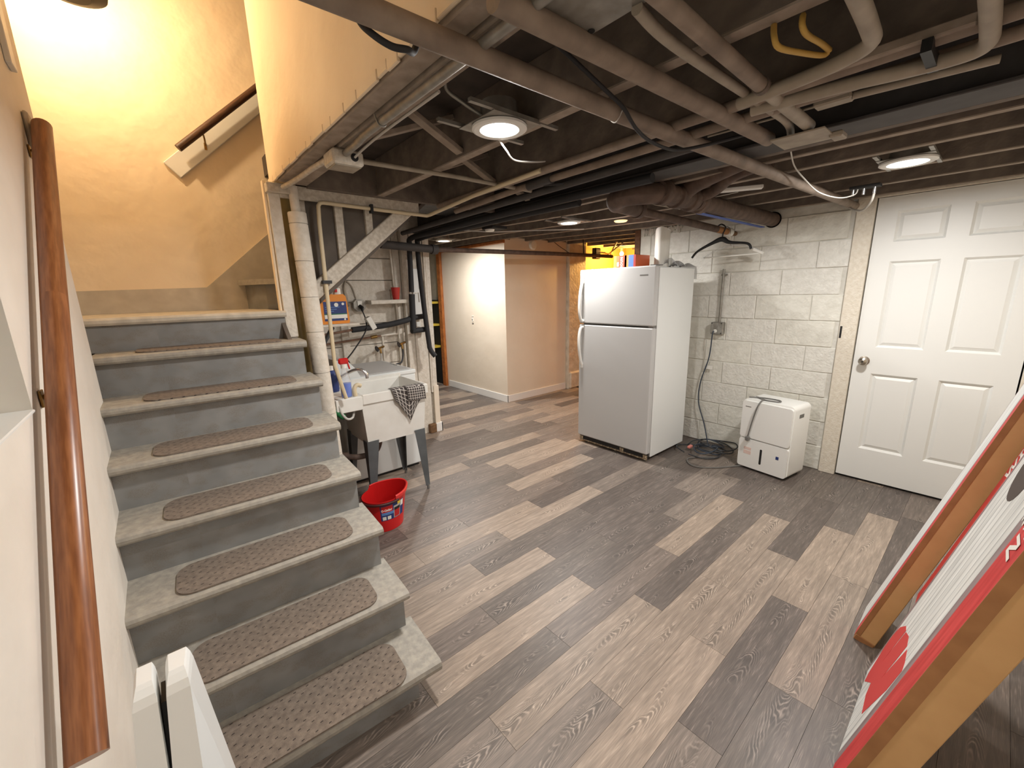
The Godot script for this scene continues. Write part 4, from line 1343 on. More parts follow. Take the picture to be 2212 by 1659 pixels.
	for p2 in [[1.63, 0.99, "left hose valve with black wheel above the washer lid", 0], [1.86, 1.01, "right hose valve with black wheel near the partition", 1]]:
		t = thing("hose_valve", p2[2], "valve", Vector3(p2[0], p2[1], -3.92), "hose valves above the washer")
		b = MB.new()
		b.tube([Vector3(p2[0] + 0.05, p2[1] + 0.01, -3.93), Vector3(p2[0] - 0.03, p2[1], -3.88)], 0.011, 10)
		b.tube([Vector3(p2[0] + 0.0, p2[1] + 0.004, -3.90), Vector3(p2[0] + 0.0, p2[1] - 0.05, -3.89)], 0.011, 10)
		part("body", b, M.brass, t)
		b = MB.new()
		b.xf = Transform3D(Basis(Vector3(0.5, 0, -0.4).normalized(), 1.2), Vector3(p2[0] - 0.045, p2[1], -3.87))
		b.lathe([Vector2(0.0, -0.004), Vector2(0.012, -0.004), Vector2(0.026, -0.005), Vector2(0.03, 0.0), Vector2(0.026, 0.005), Vector2(0.0, 0.004)], 14)
		part("wheel", b, M.dark, t)
		b = MB.new()
		var pp := Vector3(p2[0], p2[1] - 0.05, -3.89)
		b.tube(arc_pts([pp, pp + Vector3(0.0, -0.06, 0.0), pp + Vector3(-0.04, -0.13, 0.03), pp + Vector3(-0.12, -0.16, 0.02), pp + Vector3(-0.2, -0.3, -0.02)], 5), 0.009, 8)
		part("hose", b, M.cable_grey if p2[3] == 0 else M.cord, t)
		b = MB.new()
		b.tube([Vector3(p2[0] + 0.05, 0.4, -3.94), Vector3(p2[0] + 0.05, p2[1] + 0.11, -3.94)], 0.011, 10)
		part("riser_pipe", b, M.white_wood, t)
	# ledge with cup, outlet
	b = MB.new()
	b.bx(Vector3(1.55, 1.415, -3.965), Vector3(1.95, 1.452, -3.82), 0.004)
	single("wall_ledge", "narrow white wooden ledge on the laundry boards", "shelf", Vector3(1.66, 1.415, -3.9), b, M.white_wood)
	b = MB.new()
	b.lathe([Vector2(0, 0.002), Vector2(0.03, 0.0), Vector2(0.044, 0.115), Vector2(0.041, 0.115), Vector2(0.028, 0.006), Vector2(0, 0.006)], 20, Vector3(1.83, 1.453, -3.88))
	single("red_cup", "red plastic cup on the narrow white ledge", "cup", Vector3(1.83, 1.453, -3.88), b, plain(c8(176, 40, 34), 0.5))
	t = thing("laundry_outlet", "grey octagonal outlet box with black plug over the washer", "outlet", Vector3(1.475, 1.41, -3.93))
	b = MB.new()
	var oc := PackedVector2Array()
	for i in 8:
		oc.append(Vector2(1.475, 1.41) + Vector2(0.062, 0).rotated(TAU * (i + 0.5) / 8))
	b.prism(oc, -3.964, -3.905)
	part("box", b, M.galv, t)
	slab("receptacle", Vector3(1.452, 1.405, -3.905), Vector3(1.495, 1.45, -3.898), M.label_white, t, 0.002)
	b = MB.new()
	b.tube([Vector3(1.475, 1.40, -3.905), Vector3(1.478, 1.388, -3.87), Vector3(1.48, 1.35, -3.865)], [0.018, 0.019, 0.007], 10)
	var pl := part("plug", b, M.black, t)
	b = MB.new()
	b.tube(arc_pts([Vector3(1.48, 1.35, -3.865), Vector3(1.49, 1.28, -3.84), Vector3(1.45, 1.18, -3.76), Vector3(1.30, 1.02, -3.70), Vector3(1.18, 0.92, -3.66)], 6), 0.006, 8)
	sub("cord", b, M.black, pl)
	for s in [[Vector3(1.455, 1.47, -3.94), Vector3(1.43, 1.58, -3.95), Vector3(1.39, 1.63, -3.96)], [Vector3(1.385, 1.40, -3.95), Vector3(1.36, 1.55, -3.955), Vector3(1.385, 1.64, -3.96)]]:
		b = MB.new()
		b.tube(arc_pts(s, 5), 0.009, 8)
		part("flexible_conduit", b, M.conduit, t)
	# long dark pipe hung across the room
	t = thing("long_hung_pipe", "long dark horizontal pipe hung in front of the back walls", "pipe", Vector3(3.0, 1.97, -4.08))
	b = MB.new()
	b.tube([Vector3(1.62, 1.938, -3.66), Vector3(2.16, 1.922, -3.68)], 0.036, 18)
	part("near_length", b, M.beam, t)
	b = MB.new()
	b.tube([Vector3(2.14, 1.922, -3.68), Vector3(2.20, 1.921, -3.683)], 0.046, 18)
	part("coupling", b, M.beam, t)
	b = MB.new()
	b.tube([Vector3(2.19, 1.921, -3.683), Vector3(3.93, 1.955, -3.74), Vector3(5.25, 1.977, -3.84)], 0.024, 16)
	part("far_length", b, M.pipe_iron, t)
	for x in [4.55]:
		b = MB.new()
		b.tube([Vector3(x, 1.98, -3.79), Vector3(x - 0.02, 2.25, -3.79)], 0.008, 8)
		part("hanger_rod", b, M.dark, t)

func far_area() -> void:
	# boxed-out room with cream walls
	var w := structure("wall_closet_left", Vector3(3.55, 0, -5.0))
	slab("plaster", Vector3(3.55, -0.1, -5.86), Vector3(3.65, 2.16, -4.27), M.panel_wall, w)
	slab("upper_strip", Vector3(3.56, 2.16, -5.86), Vector3(3.65, 2.3, -4.27), M.joist, w)
	w = structure("wall_closet_right", Vector3(4.2, 0, -4.3))
	slab("plaster", Vector3(3.65, -0.1, -4.37), Vector3(4.735, 2.19, -4.27), M.panel_wall, w)
	slab("upper_strip", Vector3(3.65, 2.19, -4.37), Vector3(4.735, 2.3, -4.28), M.joist, w)
	var bb := structure("baseboard_closet", Vector3(3.54, 0, -4.6))
	slab("board", Vector3(3.535, 0.0, -5.76), Vector3(3.55, 0.10, -4.255), M.base_white, bb, 0.003)
	slab("board", Vector3(3.535, 0.0, -4.27), Vector3(4.72, 0.10, -4.255), M.base_white, bb, 0.003)
	var p := structure("wall_pier", Vector3(4.95, 0, -4.3))
	slab("masonry", Vector3(4.74, -0.1, -4.62), Vector3(5.13, 2.3, -4.22), M.pier, p, 0.012)
	slab("footing", Vector3(4.755, 0.0, -4.30), Vector3(5.15, 0.26, -4.185), M.pier, p, 0.02)
	# reddish wooden casing round the doorway at the back left
	var t := structure("trim_3", Vector3(3.5, 0, -5.88))
	var b := MB.new()
	b.tube([Vector3(3.525, 0.0, -5.82), Vector3(3.525, 2.13, -5.82)], 0.022, 10)
	b.bx(Vector3(3.50, 0.0, -5.90), Vector3(3.545, 2.13, -5.80), 0.006)
	part("casing", b, M.casing, t)
	slab("header", Vector3(3.515, 2.115, -5.9), Vector3(3.549, 2.155, -4.25), M.casing, t, 0.004)
	# dim room behind, with shelves
	var d := structure("wall_far", Vector3(3.0, 0, -6.9))
	slab("plaster", Vector3(1.0, -0.1, -7.1), Vector3(5.2, 2.3, -6.95), M.skirt, d)
	slab("side", Vector3(3.65, -0.1, -6.95), Vector3(3.75, 2.3, -5.86), M.skirt, d)
	slab("side", Vector3(1.0, -0.1, -6.95), Vector3(1.1, 2.3, -4.14), M.skirt, d)
	var s := thing("storage_shelf", "black storage shelf with yellow shelf edges behind the doorway", "shelf", Vector3(3.40, 0, -6.45))
	slab("back", Vector3(3.56, 0.0, -6.85), Vector3(3.60, 1.40, -6.0), M.black, s)
	for y in [0.62, 0.98, 1.34]:
		slab("shelf_board", Vector3(3.20, y, -6.85), Vector3(3.56, y + 0.035, -6.0), M.shelf_yellow, s, 0.003)
	for z in [-6.83, -6.02]:
		slab("upright", Vector3(3.20, 0.0, z - 0.02), Vector3(3.24, 1.40, z + 0.02), M.black, s)
	# wall switch without its plate, smoke alarm
	t = thing("wall_switch", "small wall switch with missing plate on the cream wall", "switch", Vector3(3.548, 1.06, -5.03))
	slab("toggle_body", Vector3(3.543, 1.085, -5.045), Vector3(3.5495, 1.145, -5.02), M.label_white, t, 0.001)
	slab("toggle", Vector3(3.535, 1.108, -5.036), Vector3(3.543, 1.122, -5.029), M.dark, t)
	slab("lower_tab", Vector3(3.543, 1.055, -5.05), Vector3(3.5495, 1.066, -5.01), M.gasket, t)
	slab("upper_tab", Vector3(3.543, 1.160, -5.05), Vector3(3.5495, 1.168, -5.01), M.label_white, t)
	t = thing("smoke_alarm", "white round smoke alarm high on the right cream wall", "smoke alarm", Vector3(4.05, 2.1, -4.265))
	b = MB.new()
	b.xf = Transform3D(Basis(Vector3(1, 0, 0), PI / 2), Vector3(4.05, 2.115, -4.27))
	b.lathe([Vector2(0.065, 0.0), Vector2(0.065, 0.015), Vector2(0.05, 0.032), Vector2(0.0, 0.036)], 24)
	part("body", b, M.label_white, t)
	# yellow lit room through the gap
	var y2 := structure("wall_yellow_room", Vector3(6.5, 0, -4))
	slab("plaster", Vector3(6.5, -0.1, -6.4), Vector3(6.62, 2.3, -2.1), M.yellow_wall, y2)
	slab("plaster_side", Vector3(5.13, -0.1, -4.60), Vector3(6.5, 2.3, -4.46), M.yellow_wall, y2)
	slab("plaster_side", Vector3(4.2, -0.1, -2.2), Vector3(6.5, 2.3, -2.1), M.yellow_wall, y2)
	b = MB.new()
	b.bx(Vector3(3.985, 0.0, -2.63), Vector3(4.05, 2.10, -2.565), 0.004)
	single("wood_post", "dark brown wooden post at the end of the block wall", "post", Vector3(4.02, 0, -2.6), b, M.brown_post)
	for q in [[5.95, -4.38, 2.06, 0.012], [5.75, -4.30, 2.03, 0.009]]:
		b = MB.new()
		b.tube([Vector3(4.3, q[2], q[1] + 1.3), Vector3(q[0], q[2] + 0.02, q[1])], q[3], 8)
		single("yellow_room_pipe", "thin pipe under the yellow room ceiling" + (", lower one" if q[3] < 0.01 else ", upper one"), "pipe", Vector3(4.3, q[2], q[1] + 1.3), b, M.copper)
	b = MB.new()
	b.bx(Vector3(5.18, 1.96, -4.16), Vector3(5.30, 2.12, -4.08), 0.01)
	single("dark_bracket", "small black bracket holding pipes in the yellow room", "bracket", Vector3(5.24, 1.96, -4.12), b, M.black)
	# unlit and dim ceiling fittings far back
	t = thing("small_ceiling_light", "small yellowish ceiling light near the brown post", "ceiling light", Vector3(3.30, 2.09, -2.33))
	b = MB.new()
	b.lathe([Vector2(0.0, 0.0), Vector2(0.05, 0.002), Vector2(0.06, 0.012), Vector2(0.0, 0.014)], 24, Vector3(3.30, 2.088, -2.33))
	part("trim", b, glow(Color(1.0, 0.85, 0.5), 1.0), t)
	t = thing("dark_fixture", "dark unlit ceiling fixture with small white base near the girder", "ceiling light", Vector3(2.52, 2.05, -3.22))
	slab("bracket", Vector3(2.46, 2.075, -3.28), Vector3(2.64, 2.10, -3.12), M.dark, t, 0.004)
	b = MB.new()
	b.lathe([Vector2(0.0, 0.0), Vector2(0.04, 0.004), Vector2(0.045, 0.02), Vector2(0.0, 0.022)], 18, Vector3(2.50, 2.052, -3.21))
	part("base", b, M.label_white, t)
	cord("far_cable", "white cable strung across the far joists", [Vector3(2.3, 2.09, -3.5), Vector3(2.6, 2.07, -3.3), Vector3(2.9, 2.085, -3.15), Vector3(3.3, 2.08, -2.75)], 0.006, M.cable_grey, "cable")
	cord("wall_cable", "thin dark cable sagging along the top of the right cream wall", [Vector3(4.4, 2.18, -4.22), Vector3(4.6, 2.08, -4.20), Vector3(4.85, 2.01, -4.18), Vector3(5.3, 2.05, -4.0)], 0.005, M.cord, "cable")

func fridge() -> void:
	var x0 := 3.08
	var x1 := 3.73
	var z0 := -2.61
	var z1 := -1.825
	var t := thing("refrigerator", "white top freezer refrigerator standing by the block wall", "refrigerator", Vector3(3.4, 0, -2.22))
	slab("cabinet", Vector3(x0 + 0.07, 0.035, z0 + 0.004), Vector3(x1, 1.672, z1 - 0.004), M.appliance, t, 0.006)
	slab("gasket", Vector3(x0 + 0.058, 0.10, z0 + 0.012), Vector3(x0 + 0.07, 1.665, z1 - 0.012), M.gasket, t)
	for d in [["freezer_door", 1.196, 1.683], ["fridge_door", 0.075, 1.184]]:
		var b := MB.new()
		b.bx(Vector3(x0, d[1], z0), Vector3(x0 + 0.058, d[2], z1), 0.010)
		var o := part(d[0], b, M.appliance_front, t)
		b = MB.new()
		var zh := z0 + 0.045
		if d[0] == "freezer_door":
			var c := arc_pts([Vector3(x0 - 0.004, 1.215, zh + 0.01), Vector3(x0 - 0.03, 1.235, zh), Vector3(x0 - 0.045, 1.32, zh - 0.004), Vector3(x0 - 0.042, 1.45, zh - 0.002), Vector3(x0 - 0.02, 1.56, zh), Vector3(x0 - 0.004, 1.60, zh)], 5)
			b.tube(c, 0.0145, 10)
			b.bx(Vector3(x0 - 0.012, 1.56, zh - 0.014), Vector3(x0 + 0.001, 1.635, zh + 0.014), 0.004)
		else:
			var c := arc_pts([Vector3(x0 - 0.004, 1.165, zh + 0.01), Vector3(x0 - 0.03, 1.145, zh), Vector3(x0 - 0.046, 1.06, zh - 0.004), Vector3(x0 - 0.044, 0.95, zh - 0.002), Vector3(x0 - 0.022, 0.84, zh), Vector3(x0 - 0.004, 0.80, zh)], 5)
			b.tube(c, 0.0145, 10)
			b.bx(Vector3(x0 - 0.010, 0.765, zh - 0.012), Vector3(x0 + 0.001, 0.815, zh + 0.012), 0.003)
		sub("handle", b, M.handle_white, o)
		if d[0] == "freezer_door":
			sub("badge", _box(Vector3(x0 - 0.0015, 1.606, z1 - 0.145), Vector3(x0 + 0.001, 1.616, z1 - 0.07), 0.001), M.gasket, o)
	slab("hinge", Vector3(x0 + 0.01, 1.1845, z1 - 0.05), Vector3(x0 + 0.06, 1.1955, z1 - 0.004), M.gasket, t)
	slab("hinge_cover", Vector3(x0 + 0.01, 1.6835, z1 - 0.06), Vector3(x0 + 0.11, 1.69, z1 - 0.006), M.gasket, t)
	var g := part("kick_grille", _box(Vector3(x0 + 0.03, 0.022, z0 + 0.01), Vector3(x0 + 0.05, 0.074, z1 - 0.01)), M.dark, t)
	sub("grille_slat", _box(Vector3(x0 + 0.022, 0.018, z0 + 0.02), Vector3(x0 + 0.03, 0.030, z1 - 0.008)), M.rust_metal, g)
	for z in [z0 + 0.03, z1 - 0.03, -2.10]:
		sub("grille_tab", _box(Vector3(x0 + 0.024, 0.03, z - 0.02), Vector3(x0 + 0.031, 0.062, z + 0.02)), M.rust_metal, g)
	for x in [x0 + 0.09, x1 - 0.05]:
		for z in [z0 + 0.05, z1 - 0.05]:
			var b := MB.new()
			b.tube([Vector3(x, 0.0, z), Vector3(x, 0.036, z)], 0.016, 10)
			part("foot", b, M.dark, t)
	# things on top
	var c := thing("snack_carton", "orange and blue printed carton lying on the refrigerator", "carton", Vector3(3.3, 1.673, -2.21))
	slab("box", Vector3(3.20, 1.6725, -2.32), Vector3(3.42, 1.79, -2.095), plain(c8(204, 92, 42), 0.5), c, 0.002)
	for q in [[-2.262, -2.185, c8(186, 62, 34)], [-2.205, -2.165, c8(196, 120, 60)], [-2.165, -2.115, c8(70, 104, 160)], [-2.115, -2.094, c8(150, 36, 30)], [-2.318, -2.29, c8(220, 150, 60)]]:
		slab("printed_band", Vector3(3.1992, 1.674, q[0]), Vector3(3.2004, 1.789, q[1]), plain(q[2], 0.5), c)
	slab("printed_label", Vector3(3.1990, 1.70, -2.283), Vector3(3.2002, 1.735, -2.264), M.label_white, c)
	letters("ROUN", 0.034, Vector3(3.1985, 1.73, -2.235), Basis(Vector3(0, 1, 0), Vector3(0, 0, -1), Vector3(-1, 0, 0)), M.label_white, c, true)
	var b := MB.new()
	var pts := []
	for i in 26:
		var a := TAU * i / 25.0 * 1.04
		var col := []
		for j in 7:
			var r := 0.062 + 0.003 * sin(a * 3.0) + (0.012 if i > 23 else 0.0)
			var top := 1.6725 + 0.335 * j / 6.0
			if j == 6: top += 0.014 * sin(a * 2.0 + 1.0)
			col.append(Vector3(3.50 + r * cos(a + 2.6), top, -2.03 + r * sin(a + 2.6)))
		pts.append(col)
	b.sheet(pts)
	single("paper_roll", "white rolled paper standing on the refrigerator", "paper roll", Vector3(3.50, 1.6725, -2.03), b, M.label_white)
	b = MB.new()
	var g2 := []
	for i in 15:
		var row := []
		for j in 15:
			var u := float(i) / 14
			var v := float(j) / 14
			var y := 1.683 + 0.075 * sin(u * PI) * absf(sin(v * 7.0 + u * 3.0)) * (1.0 - v * 0.6)
			var xx := 3.46 + 0.30 * v
			if v > 0.88: y -= (v - 0.88) * 0.9
			row.append(Vector3(xx, y, -2.02 + 0.19 * u + 0.02 * sin(v * 9.0)))
		g2.append(row)
	b.sheet(g2)
	var bag := StandardMaterial3D.new()
	bag.albedo_color = Color(0.62, 0.62, 0.62, 0.55)
	bag.transparency = BaseMaterial3D.TRANSPARENCY_ALPHA
	bag.roughness = 0.25
	single("plastic_bag", "crumpled grey plastic bag at the back edge of the refrigerator top", "plastic bag", Vector3(3.6, 1.683, -1.92), b, bag)

func _box(lo: Vector3, hi: Vector3, ch := 0.0) -> MB:
	var b := MB.new()
	b.bx(lo, hi, ch)
	return b

func right_wall_things() -> void:
	# outlet with conduit
	var t := thing("wall_outlet", "grey metal outlet box with conduit on the block wall", "outlet", Vector3(3.96, 1.06, -1.68))
	slab("box", Vector3(3.925, 1.075, -1.735), Vector3(3.98, 1.185, -1.625), M.galv, t, 0.004)
	for y in [1.148, 1.105]:
		var b := MB.new()
		b.tube([Vector3(3.924, y, -1.69), Vector3(3.920, y, -1.69)], 0.016, 14)
		part("receptacle", b, M.label_white if y < 1.12 else M.galv, t)
	for s in [[1.175, -1.64], [1.085, -1.64], [1.175, -1.725]]:
		slab("screw", Vector3(3.923, s[0] - 0.004, s[1] - 0.004), Vector3(3.926, s[0] + 0.004, s[1] + 0.004), M.dark, t)
	var b := MB.new()
	b.tube([Vector3(3.955, 1.185, -1.672), Vector3(3.955, 1.66, -1.672)], 0.0105, 12)
	part("conduit", b, M.galv, t)
	slab("conduit_strap", Vector3(3.948, 1.60, -1.69), Vector3(3.978, 1.615, -1.645), M.galv, t)
	t = thing("extension_cord", "dark grey extension cord hanging from outlet to a heap of loops", "cord", Vector3(3.8, 0, -1.5))
	b = MB.new()
	b.tube(arc_pts([Vector3(3.918, 1.105, -1.70), Vector3(3.905, 1.07, -1.705), Vector3(3.93, 0.85, -1.73), Vector3(3.95, 0.6, -1.80), Vector3(3.94, 0.4, -1.80), Vector3(3.92, 0.2, -1.72), Vector3(3.88, 0.02, -1.65)], 7), 0.0055, 8)
	part("drop", b, M.cord_blue, t)
	rng.seed = 77
	for k in 7:
		b = MB.new()
		var c := Vector3(3.70 + rng.randf_range(-0.12, 0.16), 0.012 + k * 0.006, -1.60 + rng.randf_range(-0.08, 0.10))
		var ra := rng.randf_range(0.09, 0.2)
		var rb := rng.randf_range(0.07, 0.13)
		var ph := rng.randf_range(0, TAU)
		var ring := []
		for i in 9:
			var a := ph + TAU * i / 8.3
			var px := minf(c.x + ra * 0.8 * cos(a), 3.955)
			ring.append(Vector3(px, c.y + 0.012 * (1.0 + sin(a * 2.0 + k)), c.z + (ra if k % 2 == 0 else rb) * sin(a)))
		b.tube(arc_pts(ring, 5), 0.0055, 7)
		part("loop", b, M.cord if k % 2 == 0 else M.cord_blue, t)
	b = MB.new()
	b.tube(arc_pts([Vector3(3.62, 0.007, -1.48), Vector3(3.45, 0.007, -1.62), Vector3(3.33, 0.007, -1.56), Vector3(3.32, 0.007, -1.47), Vector3(3.42, 0.007, -1.36), Vector3(3.56, 0.007, -1.27), Vector3(3.66, 0.007, -1.20)], 7), 0.0055, 8)
	part("loop", b, M.gasket, t)
	slab("plug_end", Vector3(3.60, 0.03, -1.72), Vector3(3.66, 0.055, -1.69), plain(c8(210, 130, 120), 0.5), t, 0.006)
	slab("cord_tag", Vector3(3.955, 0.735, -1.775), Vector3(3.958, 0.77, -1.70), M.label_white, t)
	# coat hangers on the drain end
	t = thing("black_hanger", "black plastic coat hanger on the brown drain pipe", "hanger", Vector3(3.74, 1.75, -1.63))
	b = MB.new()
	var hz := -1.63
	b.tube(arc_pts([Vector3(3.70, 1.985, hz - 0.022), Vector3(3.71, 2.005, hz - 0.012), Vector3(3.72, 2.012, hz + 0.01), Vector3(3.73, 1.985, hz + 0.037), Vector3(3.735, 1.94, hz + 0.018), Vector3(3.735, 1.905, hz + 0.015)], 5), 0.0055, 8)
	part("hook", b, M.black, t)
	b = MB.new()
	b.tube(arc_pts([Vector3(3.66, 1.755, hz - 0.20), Vector3(3.68, 1.81, hz - 0.16), Vector3(3.71, 1.87, hz - 0.05), Vector3(3.735, 1.895, hz + 0.015), Vector3(3.75, 1.865, hz + 0.07), Vector3(3.78, 1.845, hz + 0.20), Vector3(3.785, 1.80, hz + 0.23)], 5), [0.009, 0.009, 0.009, 0.009, 0.009, 0.009, 0.01, 0.011, 0.012, 0.013, 0.014, 0.016, 0.018, 0.019, 0.02, 0.021, 0.021, 0.02, 0.018, 0.016, 0.014, 0.012, 0.011, 0.01, 0.01, 0.01, 0.01, 0.01, 0.01, 0.01, 0.01], 8)
	part("arms", b, M.black, t)
	t = thing("clear_hanger", "clear plastic coat hanger with crossbar behind the black hanger", "hanger", Vector3(3.80, 1.72, -1.55))
	b = MB.new()
	b.tube(arc_pts([Vector3(3.80, 1.755, -1.79), Vector3(3.81, 1.80, -1.72), Vector3(3.82, 1.845, -1.58), Vector3(3.83, 1.83, -1.46), Vector3(3.84, 1.79, -1.36), Vector3(3.845, 1.765, -1.33)], 5), 0.008, 8)
	part("arms", b, M.clear, t)
	b = MB.new()
	b.tube([Vector3(3.80, 1.757, -1.79), Vector3(3.845, 1.763, -1.33)], 0.0055, 8)
	part("crossbar", b, M.label_white, t)
	b = MB.new()
	b.tube(arc_pts([Vector3(3.82, 1.845, -1.58), Vector3(3.815, 1.90, -1.585), Vector3(3.81, 1.97, -1.585), Vector3(3.805, 2.0, -1.615), Vector3(3.80, 1.985, -1.655)], 4), 0.003, 6)
	part("hook", b, M.nickel, t)
	b = MB.new()
	b.tube([Vector3(3.838, 1.80, -1.40), Vector3(3.846, 1.762, -1.325)], 0.014, 10)
	part("end_cap", b, M.label_white, t)

func dehumidifier() -> void:
	var yaw := -0.155
	var xf := Transform3D(Basis(Vector3.UP, yaw), Vector3(3.566, 0, -1.085))
	# local: front faces -x, z across
	var t := thing("dehumidifier", "white dehumidifier with bucket window standing by the block wall", "dehumidifier", Vector3(3.70, 0, -1.09))
	var prof := func(z0: float, z1: float, y0: float, y1: float, r: float) -> PackedVector2Array:
		var p := PackedVector2Array()
		for cn in [[z0 + r, y0 + r, PI], [z1 - r, y0 + r, 1.5 * PI], [z1 - r, y1 - r, 0.0], [z0 + r, y1 - r, 0.5 * PI]]:
			for i in 6:
				var a: float = cn[2] + PI / 2 * i / 5.0
				p.append(Vector2(cn[0] + r * cos(a), cn[1] + r * sin(a)))
		return p
	var to_side := Transform3D(Basis(Vector3(0, 0, 1), Vector3(0, 1, 0), Vector3(1, 0, 0)), Vector3.ZERO)
	var b := MB.new()
	b.xf = xf * to_side
	b.prism(prof.call(-0.195, 0.195, 0.016, 0.60, 0.035), 0.022, 0.27, true)
	part("housing", b, M.dehum, t)
	b = MB.new()
	b.xf = xf * to_side
	b.prism(prof.call(-0.19, 0.19, 0.275, 0.585, 0.02), 0.0, 0.022)
	part("front_cover", b, M.dehum, t)
	b = MB.new()
	b.xf = xf * to_side
	b.prism(prof.call(-0.19, 0.19, 0.02, 0.265, 0.02), 0.0, 0.022)
	var bk := part("bucket", b, M.dehum, t)
	b = MB.new()
	b.xf = xf * to_side
	b.prism(prof.call(-0.015, 0.002, 0.075, 0.205, 0.008), -0.001, 0.004)
	sub("water_window", b, M.dark, bk)
	b = MB.new()
	b.xf = xf
	b.bx(Vector3(-0.0012, 0.160, 0.108), Vector3(0.001, 0.185, 0.130))
	sub("blue_sticker", b, M.navy, bk)
	for q in [[0.135, 0.165], [0.172, 0.195]]:
		b = MB.new()
		b.xf = xf
		b.bx(Vector3(-0.0010, q[0], -0.145), Vector3(0.001, q[1], -0.085))
		sub("faded_sticker", b, plain(c8(222, 196, 186), 0.5), bk)
	b = MB.new()
	b.xf = xf
	b.bx(Vector3(-0.001, 0.535, -0.165), Vector3(0.001, 0.541, -0.12))
	part("badge", b, M.gasket, t)
	b = MB.new()
	b.xf = xf
	b.bx(Vector3(0.10, 0.50, 0.1945), Vector3(0.17, 0.53, 0.1965), 0.001)
	part("side_grip", b, M.gasket, t)
	b = MB.new()
	b.xf = xf
	b.bx(Vector3(0.03, 0.0, -0.17), Vector3(0.25, 0.0165, 0.17))
	part("base", b, M.dark, t)
	# power cord coiled on top
	b = MB.new()
	b.xf = xf
	b.tube(arc_pts([Vector3(0.05, 0.606, -0.17), Vector3(0.11, 0.606, -0.08), Vector3(0.12, 0.606, 0.03), Vector3(0.07, 0.606, 0.05), Vector3(0.05, 0.606, -0.04), Vector3(0.10, 0.606, -0.14), Vector3(0.06, 0.608, -0.06), Vector3(0.01, 0.604, -0.05), Vector3(-0.02, 0.56, -0.06), Vector3(-0.022, 0.45, -0.085), Vector3(-0.018, 0.29, -0.115)], 7), 0.0055, 8)
	var cd := part("power_cord", b, M.gasket, t)
	b = MB.new()
	b.xf = xf
	b.bx(Vector3(-0.032, 0.255, -0.13), Vector3(-0.006, 0.292, -0.098), 0.005)
	sub("plug", b, M.gasket, cd)

